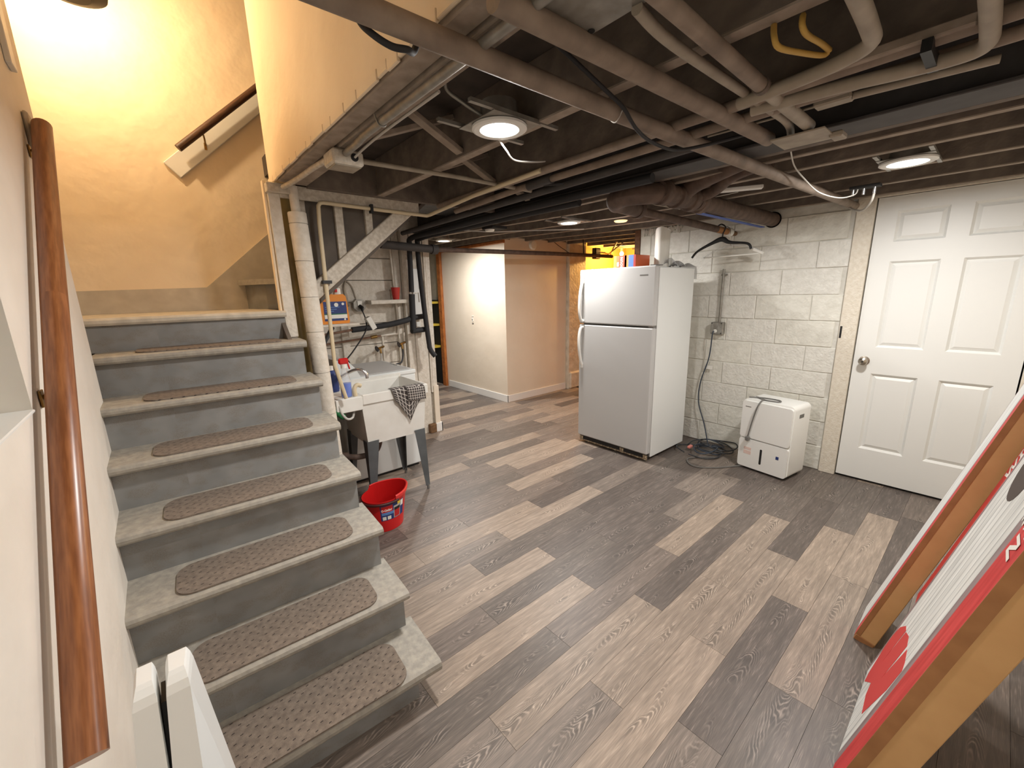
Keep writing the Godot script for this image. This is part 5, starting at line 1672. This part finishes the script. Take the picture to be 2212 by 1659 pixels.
func laundry_things() -> void:
	# washer, its control console towards the stairs
	var t := thing("washer", "white top loading washing machine behind the utility sink", "washing machine", Vector3(1.31, 0, -3.54))
	slab("body", Vector3(0.99, 0.02, -3.87), Vector3(1.63, 0.835, -3.20), M.appliance, t, 0.008)
	slab("top_panel", Vector3(0.985, 0.836, -3.875), Vector3(1.635, 0.872, -3.195), M.appliance, t, 0.008)
	var b := MB.new()
	b.bx(Vector3(1.12, 0.8722, -3.84), Vector3(1.60, 0.878, -3.23), 0.003)
	var ld := part("lid", b, M.appliance_front, t)
	sub("lid_edge", _box(Vector3(1.585, 0.8782, -3.60), Vector3(1.60, 0.884, -3.45), 0.002), M.handle_white, ld)
	b = MB.new()
	b.xf = Transform3D(Basis(), Vector3(0, 0, -3.87))
	b.prism(PackedVector2Array([Vector2(0.985, 0.872), Vector2(1.16, 0.872), Vector2(1.12, 0.95), Vector2(1.06, 1.02), Vector2(1.02, 1.03), Vector2(0.985, 1.02)]), 0.0, 0.67)
	var cs := part("console", b, M.appliance, t)
	b = MB.new()
	b.tube([Vector3(1.10, 0.975, -3.35), Vector3(1.125, 0.99, -3.35)], 0.025, 14)
	sub("dial", b, M.dark, cs)
	slab("plinth", Vector3(1.0, 0.0, -3.85), Vector3(1.61, 0.02, -3.22), M.dark, t)
	# utility sink
	t = thing("utility_sink", "white plastic utility sink on four grey metal legs", "sink", Vector3(1.15, 0, -2.92))
	b = MB.new()
	var zf := -2.70
	var zb := -3.15
	# apron rim
	b.bx(Vector3(0.80, 0.745, zf - 0.016), Vector3(0.975, 0.838, zf), 0.004)
	b.bx(Vector3(0.975, 0.775, zf - 0.016), Vector3(1.468, 0.845, zf), 0.004)
	b.bx(Vector3(1.452, 0.775, zb), Vector3(1.468, 0.845, zf - 0.016), 0.004)
	b.bx(Vector3(0.80, 0.745, zb), Vector3(0.816, 0.838, zf - 0.016), 0.004)
	b.bx(Vector3(0.80, 0.775, zb - 0.012), Vector3(1.468, 0.87, zb), 0.004)
	b.bx(Vector3(0.816, 0.822, zb), Vector3(0.965, 0.838, zf - 0.016), 0.002)
	part("rim", b, M.sink, t)
	# tub: outer and inner skins
	b = MB.new()
	var ot := [Vector3(0.965, 0.83, zf - 0.012), Vector3(1.455, 0.83, zf - 0.012), Vector3(1.455, 0.83, zb), Vector3(0.965, 0.83, zb)]
	var ob := [Vector3(0.995, 0.475, zf - 0.035), Vector3(1.432, 0.475, zf - 0.035), Vector3(1.432, 0.475, zb + 0.03), Vector3(0.995, 0.475, zb + 0.03)]
	var it := [Vector3(0.985, 0.84, zf - 0.022), Vector3(1.447, 0.84, zf - 0.022), Vector3(1.447, 0.84, zb + 0.01), Vector3(0.985, 0.84, zb + 0.01)]
	var ib := [Vector3(1.02, 0.49, zf - 0.05), Vector3(1.415, 0.49, zf - 0.05), Vector3(1.415, 0.49, zb + 0.05), Vector3(1.02, 0.49, zb + 0.05)]
	var cc := Vector3(1.21, 0.66, -2.93)
	for k in 4:
		var k2 := (k + 1) % 4
		for pr in [[ot, ob, 1.0], [it, ib, -1.0]]:
			var nn: Vector3 = (pr[0][k2] - pr[0][k]).cross(pr[1][k] - pr[0][k]).normalized()
			if nn.dot((pr[0][k] + pr[0][k2]) * 0.5 - cc) * pr[2] < 0: nn = -nn
			b.quad(pr[0][k], pr[0][k2], pr[1][k2], pr[1][k], nn)
		b.quad(ot[k], ot[k2], it[k2], it[k], Vector3.UP)
	b.quad(ob[0], ob[1], ob[2], ob[3], Vector3.DOWN)
	b.quad(ib[0], ib[1], ib[2], ib[3], Vector3.UP)
	part("tub", b, M.sink, t)
	for s in [[0.985, zf - 0.03, -1, 1], [1.432, zf - 0.03, 1, 1], [0.985, zb + 0.03, -1, -1], [1.432, zb + 0.03, 1, -1]]:
		b = MB.new()
		var x: float = s[0]
		var z: float = s[1]
		# folded sheet leg: two tapering flanges
		b.xf = Transform3D(Basis(), Vector3(0, 0, z + 0.004 * s[3]))
		b.prism(PackedVector2Array([Vector2(x - s[2] * 0.085, 0.50), Vector2(x, 0.50), Vector2(x + s[2] * 0.012, 0.03), Vector2(x - s[2] * 0.022, 0.03)]), -0.0015, 0.0015)
		b.xf = Transform3D(Basis(Vector3(0, 0, 1), Vector3(0, 1, 0), Vector3(-1, 0, 0)), Vector3(x, 0, 0))
		b.prism(PackedVector2Array([Vector2(z - s[3] * 0.07, 0.50), Vector2(z, 0.50), Vector2(z + s[3] * 0.004, 0.03), Vector2(z - s[3] * 0.025, 0.03)]), -0.0015, 0.0015)
		var lg := part("leg", b, M.leg_grey, t)
		b = MB.new()
		b.tube([Vector3(x, 0.0, z), Vector3(x, 0.05, z - s[3] * 0.006)], 0.011, 10)
		sub("foot", b, M.gasket, lg)
	b = MB.new()
	b.tube(arc_pts([Vector3(0.88, 0.845, -3.02), Vector3(0.92, 0.93, -2.96), Vector3(0.98, 0.99, -2.86), Vector3(1.02, 1.0, -2.80), Vector3(1.045, 0.97, -2.78), Vector3(1.05, 0.94, -2.78)], 6), 0.0115, 12)
	b.tube([Vector3(0.88, 0.838, -3.02), Vector3(0.88, 0.90, -3.02)], 0.02, 12)
	part("faucet", b, M.chrome, t)
	b = MB.new()
	b.tube(arc_pts([Vector3(1.15, 0.48, -2.93), Vector3(1.15, 0.40, -2.93), Vector3(1.10, 0.34, -2.92), Vector3(0.97, 0.345, -2.90), Vector3(0.84, 0.385, -2.90), Vector3(0.72, 0.39, -2.90)], 6), 0.021, 12)
	b.tube([Vector3(0.83, 0.384, -2.90), Vector3(0.90, 0.370, -2.90)], 0.03, 12)
	part("drain_trap", b, M.pipe_iron, t)
	# towel over the front rim: folded, hanging to a point
	b = MB.new()
	var g := []
	for i in 19:
		var row := []
		for j in 23:
			var u := float(i) / 18
			var v := float(j) / 22
			var x := lerpf(1.175, 1.425, u)
			var drop := 0.045 + 0.19 * (1.0 - absf(u - 0.52) * 1.55)
			if u < 0.12: drop *= 0.8
			var s := v * (drop + 0.07)
			var p: Vector3
			var fold := 0.006 * sin(u * 11.0 + 0.6) * minf(1.0, s * 12.0)
			if s < 0.05:
				p = Vector3(x, 0.849 + 0.001 * sin(u * 9.0), zf - 0.05 + s)
			else:
				p = Vector3(x + (s - 0.05) * (0.52 - u) * 0.55, 0.849 - (s - 0.05), zf + 0.007 + fold + 0.004)
			row.append(p)
		g.append(row)
	b.sheet(g)
	t = thing("checked_towel", "dark grey and white checked towel hanging over the sink rim", "towel", Vector3(1.3, 0.66, zf))
	part("cloth", b, M.towel, t)
	b = MB.new()
	g = []
	for i in 9:
		var row := []
		for j in 9:
			var u := float(i) / 8
			var v := float(j) / 8
			var y := 0.853 - maxf(0.0, v * 0.15 - 0.045)
			var z := zf - 0.04 + minf(v * 0.15, 0.052) + 0.008 * minf(1.0, v * 2.0)
			row.append(Vector3(lerpf(1.285, 1.43, u) + v * 0.01, y - u * 0.008, z + 0.004 * sin(u * 5.0)))
		g.append(row)
	b.sheet(g)
	part("folded_corner", b, M.towel, t)
	# window cleaner bottle
	var sp := Vector3(0.893, 0.839, -2.755)
	t = thing("spray_bottle", "clear spray bottle of blue liquid with red trigger on the sink", "spray bottle", sp)
	b = MB.new()
	b.lathe([Vector2(0, 0.001), Vector2(0.034, 0.001), Vector2(0.036, 0.01), Vector2(0.036, 0.10), Vector2(0.028, 0.14), Vector2(0.018, 0.175), Vector2(0.015, 0.20)], 24, sp, Vector2(1.0, 0.75))
	part("bottle", b, M.clear, t)
	b = MB.new()
	b.lathe([Vector2(0, 0.003), Vector2(0.033, 0.003), Vector2(0.0345, 0.012), Vector2(0.0345, 0.095), Vector2(0, 0.095)], 24, sp, Vector2(1.0, 0.75))
	part("liquid", b, M.liquid, t)
	b = MB.new()
	b.lathe([Vector2(0, 0.196), Vector2(0.019, 0.196), Vector2(0.019, 0.222), Vector2(0, 0.224)], 18, sp)
	part("collar", b, M.label_white, t)
	b = MB.new()
	b.bx(sp + Vector3(-0.032, 0.222, -0.013), sp + Vector3(0.032, 0.262, 0.013), 0.009)
	b.beam(sp + Vector3(0.025, 0.235, 0), sp + Vector3(0.036, 0.185, 0), Vector3(0, 0, 1), 0.014, 0.008, 0.002)
	part("trigger_head", b, M.red, t)
	# white hooked tube on the rim
	b = MB.new()
	b.tube(arc_pts([Vector3(0.945, 0.84, -2.74), Vector3(0.94, 0.865, -2.74), Vector3(0.945, 0.895, -2.745), Vector3(0.965, 0.91, -2.75), Vector3(0.99, 0.90, -2.755)], 6), 0.014, 12)
	single("hooked_tube", "cream plastic hooked tube on the sink rim beside the spray bottle", "tube", Vector3(0.945, 0.84, -2.74), b, M.beige_pipe)
	# bottles and brush at the left of the sink
	b = MB.new()
	var bb := Vector3(0.875, 0.839, -2.98)
	t = thing("detergent_bottle", "dark blue detergent bottle with white cap behind the wrapped pipe", "bottle", bb)
	b.lathe([Vector2(0, 0.001), Vector2(0.042, 0.001), Vector2(0.046, 0.02), Vector2(0.044, 0.12), Vector2(0.02, 0.155), Vector2(0, 0.155)], 20, bb, Vector2(1.0, 0.65))
	part("bottle", b, M.navy, t)
	b = MB.new()
	b.lathe([Vector2(0, 0.185), Vector2(0.017, 0.185), Vector2(0.018, 0.155), Vector2(0, 0.155)], 16, bb)
	part("cap", b, M.label_white, t)
	b = MB.new()
	b.tube(arc_pts([Vector3(0.775, 0.80, -2.74), Vector3(0.80, 0.765, -2.72), Vector3(0.83, 0.73, -2.71), Vector3(0.85, 0.715, -2.71)], 5), [0.012, 0.013, 0.014, 0.015, 0.016, 0.017, 0.018, 0.019, 0.019, 0.02, 0.02, 0.02, 0.019, 0.018, 0.015, 0.01], 10)
	single("green_brush", "green scrubbing brush hanging at the sink's left edge", "brush", Vector3(0.81, 0.72, -2.72), b, M.green)
	cord("sink_hose", "grey hose curving beneath the sink's left edge", [Vector3(0.82, 0.80, -2.705), Vector3(0.83, 0.745, -2.692), Vector3(0.86, 0.705, -2.692), Vector3(0.90, 0.705, -2.71), Vector3(0.93, 0.735, -2.76)], 0.008, M.cable_grey, "hose")
	b = MB.new()
	b.tube([Vector3(0.765, 0.0, -2.80), Vector3(0.782, 1.34, -2.82)], 0.0125, 12)
	single("red_pole", "red pole standing upright behind the white wrapped pipe", "pole", Vector3(0.765, 0, -2.80), b, M.red_flat)
	# shelf with laundry jug
	t = thing("jug_shelf", "small white wooden shelf with brace under the orange jug", "shelf", Vector3(0.95, 1.3, -3.05))
	slab("board", Vector3(0.80, 1.292, -3.16), Vector3(1.10, 1.310, -2.95), M.white_wood, t, 0.003)
	slab("upright", Vector3(0.80, 1.02, -3.17), Vector3(0.84, 1.56, -3.145), M.white_wood, t, 0.003)
	b = MB.new()
	b.beam(Vector3(0.84, 1.08, -3.14), Vector3(0.93, 1.292, -3.0), Vector3(1, 0, 0), 0.02, 0.03, 0.003)
	part("brace", b, M.leg_grey, t)
	t = thing("laundry_jug", "orange laundry detergent jug with blue label on the small shelf", "jug", Vector3(0.945, 1.311, -3.02))
	b = MB.new()
	b.xf = Transform3D(Basis(), Vector3(0.845, 1.311, -3.07))
	b.prism(PackedVector2Array([Vector2(0.008, 0.0), Vector2(0.19, 0.0), Vector2(0.198, 0.01), Vector2(0.19, 0.15), Vector2(0.185, 0.185), Vector2(0.17, 0.20), Vector2(0.10, 0.198), Vector2(0.085, 0.205), Vector2(0.078, 0.225), Vector2(0.066, 0.225), Vector2(0.05, 0.20), Vector2(0.01, 0.18), Vector2(0.0, 0.16), Vector2(0.0, 0.01)]), 0.0, 0.095)
	part("body", b, M.orange, t)
	b = MB.new()
	b.lathe([Vector2(0, 0.045), Vector2(0.018, 0.045), Vector2(0.022, 0.04), Vector2(0.024, 0.0), Vector2(0, 0.0)], 18, Vector3(0.99, 1.508, -3.022))
	part("spout_cap", b, M.label_white, t)
	slab("spout_button", Vector3(0.968, 1.525, -3.0), Vector3(0.985, 1.545, -2.995), M.red, t, 0.002)
	var lb := part("label", _box(Vector3(0.875, 1.332, -2.9752), Vector3(1.028, 1.462, -2.9738)), M.navy, t)
	sub("label_band", _box(Vector3(0.876, 1.348, -2.974), Vector3(1.027, 1.374, -2.973)), M.label_white, lb)
	sub("label_line", _box(Vector3(0.876, 1.374, -2.974), Vector3(1.027, 1.380, -2.973)), M.green, lb)
	for q in [[0.96, 1.44, 0.014], [1.005, 1.445, 0.009], [1.01, 1.34, 0.007]]:
		b = MB.new()
		b.xf = Transform3D(Basis(Vector3(1, 0, 0), PI / 2), Vector3(q[0], q[1], -2.9735))
		b.lathe([Vector2(q[2], 0.0), Vector2(0, 0.0006)], 14)
		sub("label_seal", b, M.label_white, lb)
	for i in 3:
		sub("label_text_line", _box(Vector3(0.885, 1.395 + i * 0.014, -2.974), Vector3(0.94 + i * 0.02, 1.399 + i * 0.014, -2.9731)), M.label_blue, lb)
	bucket()

func bucket() -> void:
	var c := Vector3(0.965, 0.0, -2.47)
	var t := thing("red_bucket", "red plastic mop bucket with printed label beside the stairs", "bucket", c)
	var b := MB.new()
	var yaw := Basis(Vector3.UP, 0.35)
	var n := 44
	var H := 0.245
	var ring := func(k: int, y: float, off: float) -> Vector3:
		var a := TAU * k / n
		var f := y / H
		var r := lerpf(0.118, 0.150, f) + off
		# one side runs out to a soft pouring point
		var pt := pow(maxf(0.0, cos(a)), 6.0) * 0.028 * f
		return c + yaw * Vector3((r + pt) * cos(a), y, (r + pt) * 0.86 * sin(a))
	var lip := func(k: int) -> float:
		var a := TAU * k / n
		var s := absf(sin(a))
		# rim dips where the handle folds over the back half
		return H - (0.022 if cos(a) < -0.05 else 0.0)
	for k in n:
		var k2 := (k + 1) % n
		var o0: Vector3 = ring.call(k, 0.002, 0.0); var o1: Vector3 = ring.call(k2, 0.002, 0.0)
		var t0: Vector3 = ring.call(k, lip.call(k), 0.0); var t1: Vector3 = ring.call(k2, lip.call(k2), 0.0)
		var i0: Vector3 = ring.call(k, lip.call(k), -0.003); var i1: Vector3 = ring.call(k2, lip.call(k2), -0.003)
		var f0: Vector3 = ring.call(k, 0.006, -0.003); var f1: Vector3 = ring.call(k2, 0.006, -0.003)
		var na := (o0 - c); na.y = 0; na = na.normalized()
		var nb := (o1 - c); nb.y = 0; nb = nb.normalized()
		b.tri(o0, o1, t1, na, nb, nb); b.tri(o0, t1, t0, na, nb, na)
		b.tri(f0, f1, i1, -na, -nb, -nb); b.tri(f0, i1, i0, -na, -nb, -na)
		b.tri(t0, t1, i1, Vector3.UP, Vector3.UP, Vector3.UP); b.tri(t0, i1, i0, Vector3.UP, Vector3.UP, Vector3.UP)
		b.tri(c + Vector3(0, 0.002, 0), o0, o1, Vector3.DOWN, Vector3.DOWN, Vector3.DOWN)
		b.tri(c + Vector3(0, 0.006, 0), f0, f1, Vector3.UP, Vector3.UP, Vector3.UP)
	part("body", b, M.red, t)
	b = MB.new()
	for k in n:
		var k2 := (k + 1) % n
		var a := TAU * k / n
		if cos(a) < -0.05: continue
		var p := [ring.call(k, H, -0.001), ring.call(k, H + 0.003, 0.004), ring.call(k, H - 0.004, 0.011), ring.call(k, H - 0.026, 0.010), ring.call(k, H - 0.026, 0.0)]
		var q := [ring.call(k2, H, -0.001), ring.call(k2, H + 0.003, 0.004), ring.call(k2, H - 0.004, 0.011), ring.call(k2, H - 0.026, 0.010), ring.call(k2, H - 0.026, 0.0)]
		for i in 4:
			var nn: Vector3 = (p[i + 1] - p[i]).cross(q[i] - p[i]).normalized()
			var outw: Vector3 = p[2] - c
			outw.y = 0.05 if i < 2 else 0.0
			if nn.dot(outw) < 0: nn = -nn
			b.quad(p[i], q[i], q[i + 1], p[i + 1], nn)
	part("rim", b, plain(c8(214, 52, 48), 0.35), t)
	b = MB.new()
	var hp := []
	for k in range(11, 34):
		hp.append(ring.call(k, H - 0.036, 0.008))
	b.tube(hp, 0.0085, 8)
	part("handle", b, plain(c8(62, 20, 18), 0.5), t)
	# printed label bent round the front (the side towards the camera)
	var lbl := func(a0: float, a1: float, y0: float, y1: float, off: float) -> MB:
		var m := MB.new()
		var g := []
		for i in 9:
			var row := []
			for j in 2:
				var a := lerpf(a0, a1, i / 8.0)
				var y := lerpf(y0, y1, j)
				var f := y / H
				var r := lerpf(0.118, 0.150, f) + off
				var pt := pow(maxf(0.0, cos(a)), 6.0) * 0.028 * f
				row.append(c + yaw * Vector3((r + pt) * cos(a), y, (r + pt) * 0.86 * sin(a)))
			g.append(row)
		m.sheet(g)
		return m
	var A0 := 2.46
	var A1 := 1.16
	var lb := part("label", lbl.call(A0, A1, 0.085, 0.195, 0.0008), M.navy, t)
	var at := func(u: float) -> float: return lerpf(A0, A1, u)
	sub("label_brand_field", lbl.call(at.call(0.04), at.call(0.46), 0.145, 0.19, 0.0014), M.red, lb)
	sub("label_sky_field", lbl.call(at.call(0.04), at.call(0.62), 0.125, 0.145, 0.0014), M.label_blue, lb)
	sub("label_photo_field", lbl.call(at.call(0.50), at.call(0.80), 0.088, 0.175, 0.0013), M.label_grey, lb)
	sub("label_photo_bucket", lbl.call(at.call(0.53), at.call(0.77), 0.092, 0.142, 0.0018), M.red_flat, lb)
	sub("label_photo_wringer", lbl.call(at.call(0.52), at.call(0.78), 0.142, 0.162, 0.0019), M.dark, lb)
	sub("label_yellow_tab", lbl.call(at.call(0.66), at.call(0.80), 0.175, 0.194, 0.0016), M.label_yellow, lb)
	sub("label_white_tab", lbl.call(at.call(0.82), at.call(0.97), 0.15, 0.19, 0.0016), M.label_white, lb)
	for u in [0.13, 0.32]:
		sub("label_seal", lbl.call(at.call(u - 0.07), at.call(u + 0.07), 0.09, 0.115, 0.0016), M.label_white, lb)
	# brand lettering, letter by letter round the curve
	var word := "O-Cedar"
	for i in word.length():
		var a: float = at.call(0.075 + 0.055 * i)
		var y := 0.160
		var f := y / H
		var r := lerpf(0.118, 0.150, f) + 0.0024
		var pt := pow(maxf(0.0, cos(a)), 6.0) * 0.028 * f
		var p := c + yaw * Vector3((r + pt) * cos(a), y, (r + pt) * 0.86 * sin(a))
		var nn := (yaw * Vector3(cos(a), 0, sin(a) / 0.86)).normalized()
		var rt := Vector3.UP.cross(nn).normalized()
		letters(word[i], 0.020, p, Basis(rt, Vector3.UP, nn), M.label_white, lb, true)

func cartons() -> void:
	# two flat cartons leaning back against the wall
	var lean := atan(0.245)
	var t := thing("flat_carton", "large flat carton with red, white and grey print, nearest the camera", "carton", Vector3(1.62, 0, -0.1), "flat cartons leaning on the right")
	var W := 0.66
	var L := 1.62
	var TH := 0.095
	# local frame: x across, y up along the lean, z out of the printed front
	var fr := Transform3D(Basis(Vector3(-1, 0, 0), Vector3(0, cos(lean), sin(lean)), Vector3(0, sin(lean), -cos(lean)) * 1.0), Vector3(1.294, 0.002, -0.125))
	var lf := func(u: float, s: float, d: float) -> Vector3: return fr.origin + Vector3(1, 0, 0) * u + fr.basis.y * s + fr.basis.z * d
	var base := Transform3D(Basis(Vector3(1, 0, 0), fr.basis.y, Vector3(1, 0, 0).cross(fr.basis.y)), fr.origin)
	# base.basis.z points away from the room (into the carton)
	var b := MB.new()
	b.xf = base
	b.bx(Vector3(0, 0, 0.001), Vector3(W, L, TH), 0.002)
	var bd := part("body", b, M.cardboard, t)
	b = MB.new()
	b.xf = base
	b.bx(Vector3(-0.0015, 0.0, 0.0), Vector3(0.0, L, 0.028))
	sub("folded_edge", b, M.cardboard_edge, bd)
	b = MB.new()
	b.xf = base
	var q := [Vector3(0, 0, 0), Vector3(W, 0, 0), Vector3(W, L, 0), Vector3(0, L, 0)]
	b.quad(q[0], q[1], q[2], q[3], Vector3(0, 0, -1), Vector2(1, 1.0001))
	var ff := part("printed_front", b, M.carton, t)
	b = MB.new()
	b.xf = base
	b.prism(PackedVector2Array([Vector2(0.615, 0.265), Vector2(0.54, 0.33), Vector2(0.49, 0.345), Vector2(0.50, 0.16), Vector2(0.475, 0.35), Vector2(0.40, 0.39), Vector2(0.33, 0.40), Vector2(0.345, 0.225), Vector2(0.30, 0.41), Vector2(0.22, 0.42), Vector2(0.185, 0.415), Vector2(0.19, 0.32), Vector2(0.255, 0.13), Vector2(0.385, 0.10), Vector2(0.435, 0.115), Vector2(0.55, 0.012), Vector2(0.585, 0.035), Vector2(0.635, 0.14), Vector2(0.64, 0.20)]), -0.0008, 0.0002)
	sub("emblem", b, M.print_red, ff)
	b = MB.new()
	b.xf = base
	var el := PackedVector2Array()
	for i in 24:
		el.append(Vector2(0.46, 1.02) + Vector2(0.105 * cos(TAU * i / 24), 0.10 * sin(TAU * i / 24)))
	b.prism(el, -0.0008, 0.0002)
	sub("hand_hole", b, M.print_dark, ff)
	letters("NIS", 0.085, lf.call(0.070, 0.985, 0.0015), Basis(base.basis.y, base.basis.x, base.basis.y.cross(base.basis.x)), M.label_white, ff, true)
	letters("250", 0.050, lf.call(0.145, 1.02, 0.0015), Basis(base.basis.y, base.basis.x, base.basis.y.cross(base.basis.x)), M.label_white, ff, true)
	# side flap with print
	b = MB.new()
	b.xf = base
	b.bx(Vector3(W, 0.34, 0.004), Vector3(W + 0.105, L, 0.009))
	var fl := part("side_flap", b, M.print_red, t)
	letters("WISCON", 0.080, lf.call(W + 0.055, 1.06, -0.0035), Basis(base.basis.y, base.basis.x, base.basis.y.cross(base.basis.x)), M.label_white, fl, true)
	# second carton, further along
	t = thing("flat_carton", "large flat carton showing its brown side, further from the camera", "carton", Vector3(2.2, 0, -0.15), "flat cartons leaning on the right")
	lean = atan(0.262)
	var by := Vector3(0, cos(lean), sin(lean))
	base = Transform3D(Basis(Vector3(1, 0, 0), by, Vector3(1, 0, 0).cross(by)), Vector3(2.082, 0.018, -0.198))
	b = MB.new()
	b.xf = base
	b.bx(Vector3(0, 0, 0.001), Vector3(0.25, 1.5, 0.07), 0.002)
	bd = part("body", b, M.cardboard, t)
	b = MB.new()
	b.xf = base
	b.bx(Vector3(-0.0015, 0.0, 0.0), Vector3(0.0, 1.5, 0.016))
	sub("folded_edge", b, M.cardboard_edge, bd)
	b = MB.new()
	b.xf = base
	b.bx(Vector3(-0.004, -0.014, 0.002), Vector3(0.25, 0.012, 0.068), 0.002)
	sub("end_flap", b, M.cardboard_edge, bd)
	b = MB.new()
	b.xf = base
	q = [Vector3(0, 0, 0), Vector3(0.25, 0, 0), Vector3(0.25, 1.5, 0), Vector3(0, 1.5, 0)]
	b.quad(q[0], q[1], q[2], q[3], Vector3(0, 0, -1), Vector2(1, 1.0001))
	part("printed_front", b, M.carton, t)

func near_left() -> void:
	# folded white plastic table halves standing by the left wall
	var t := thing("folding_table", "folded white plastic table halves standing upright by the left wall", "folding table", Vector3(-0.09, 0, -0.9))
	# each half: narrow front edge, bevelled outer face, widening downwards; rounded at the top
	for s in [[-0.122, -0.093, 0.12, -0.06, -0.05, -0.093], [-0.081, -0.051, 0.10, -0.05, 0.085, -0.046]]:
		var b := MB.new()
		var lv := []
		for h in [0.0, 0.004, 0.012, 0.025, 0.89]:
			var inset: float = 0.012 * pow(maxf(0.0, 1.0 - h / 0.025), 2.0)
			var zi: float = 0.025 * pow(maxf(0.0, 1.0 - h / 0.025), 2.0)
			var y: float = 0.892 - h
			lv.append([Vector3(maxf(s[0] - s[2] * h, -0.219) + inset * 0.4, y, -0.79 - zi), Vector3(s[1] + s[3] * h - inset * 0.4, y, -0.79 - zi), Vector3(s[5] + s[4] * h - inset * 0.4, y, -0.86), Vector3(maxf(s[0] - s[2] * h, -0.219) + inset * 0.4, y, -0.86)])
		for q in lv.size() - 1:
			for k in 4:
				var k2 := (k + 1) % 4
				var nn: Vector3 = (lv[q][k2] - lv[q][k]).cross(lv[q + 1][k] - lv[q][k]).normalized()
				var mid: Vector3 = (lv[q + 1][0] + lv[q + 1][1] + lv[q + 1][2] + lv[q + 1][3]) * 0.25
				if nn.dot(lv[q + 1][k] + lv[q + 1][k2] - mid * 2.0) < 0: nn = -nn
				b.quad(lv[q][k], lv[q][k2], lv[q + 1][k2], lv[q + 1][k], nn)
		b.quad(lv[0][0], lv[0][1], lv[0][2], lv[0][3], Vector3.UP)
		b.quad(lv[4][0], lv[4][1], lv[4][2], lv[4][3], Vector3.DOWN)
		part("table_half", b, M.plastic_white, t)
	var b := MB.new()
	b.beam(Vector3(-0.145, 0.03, -0.835), Vector3(-0.088, 0.845, -0.835), Vector3(0, 0, 1), 0.05, 0.010)
	part("black_gap_strip", b, M.black, t)  # black strip filling the gap between the two halves
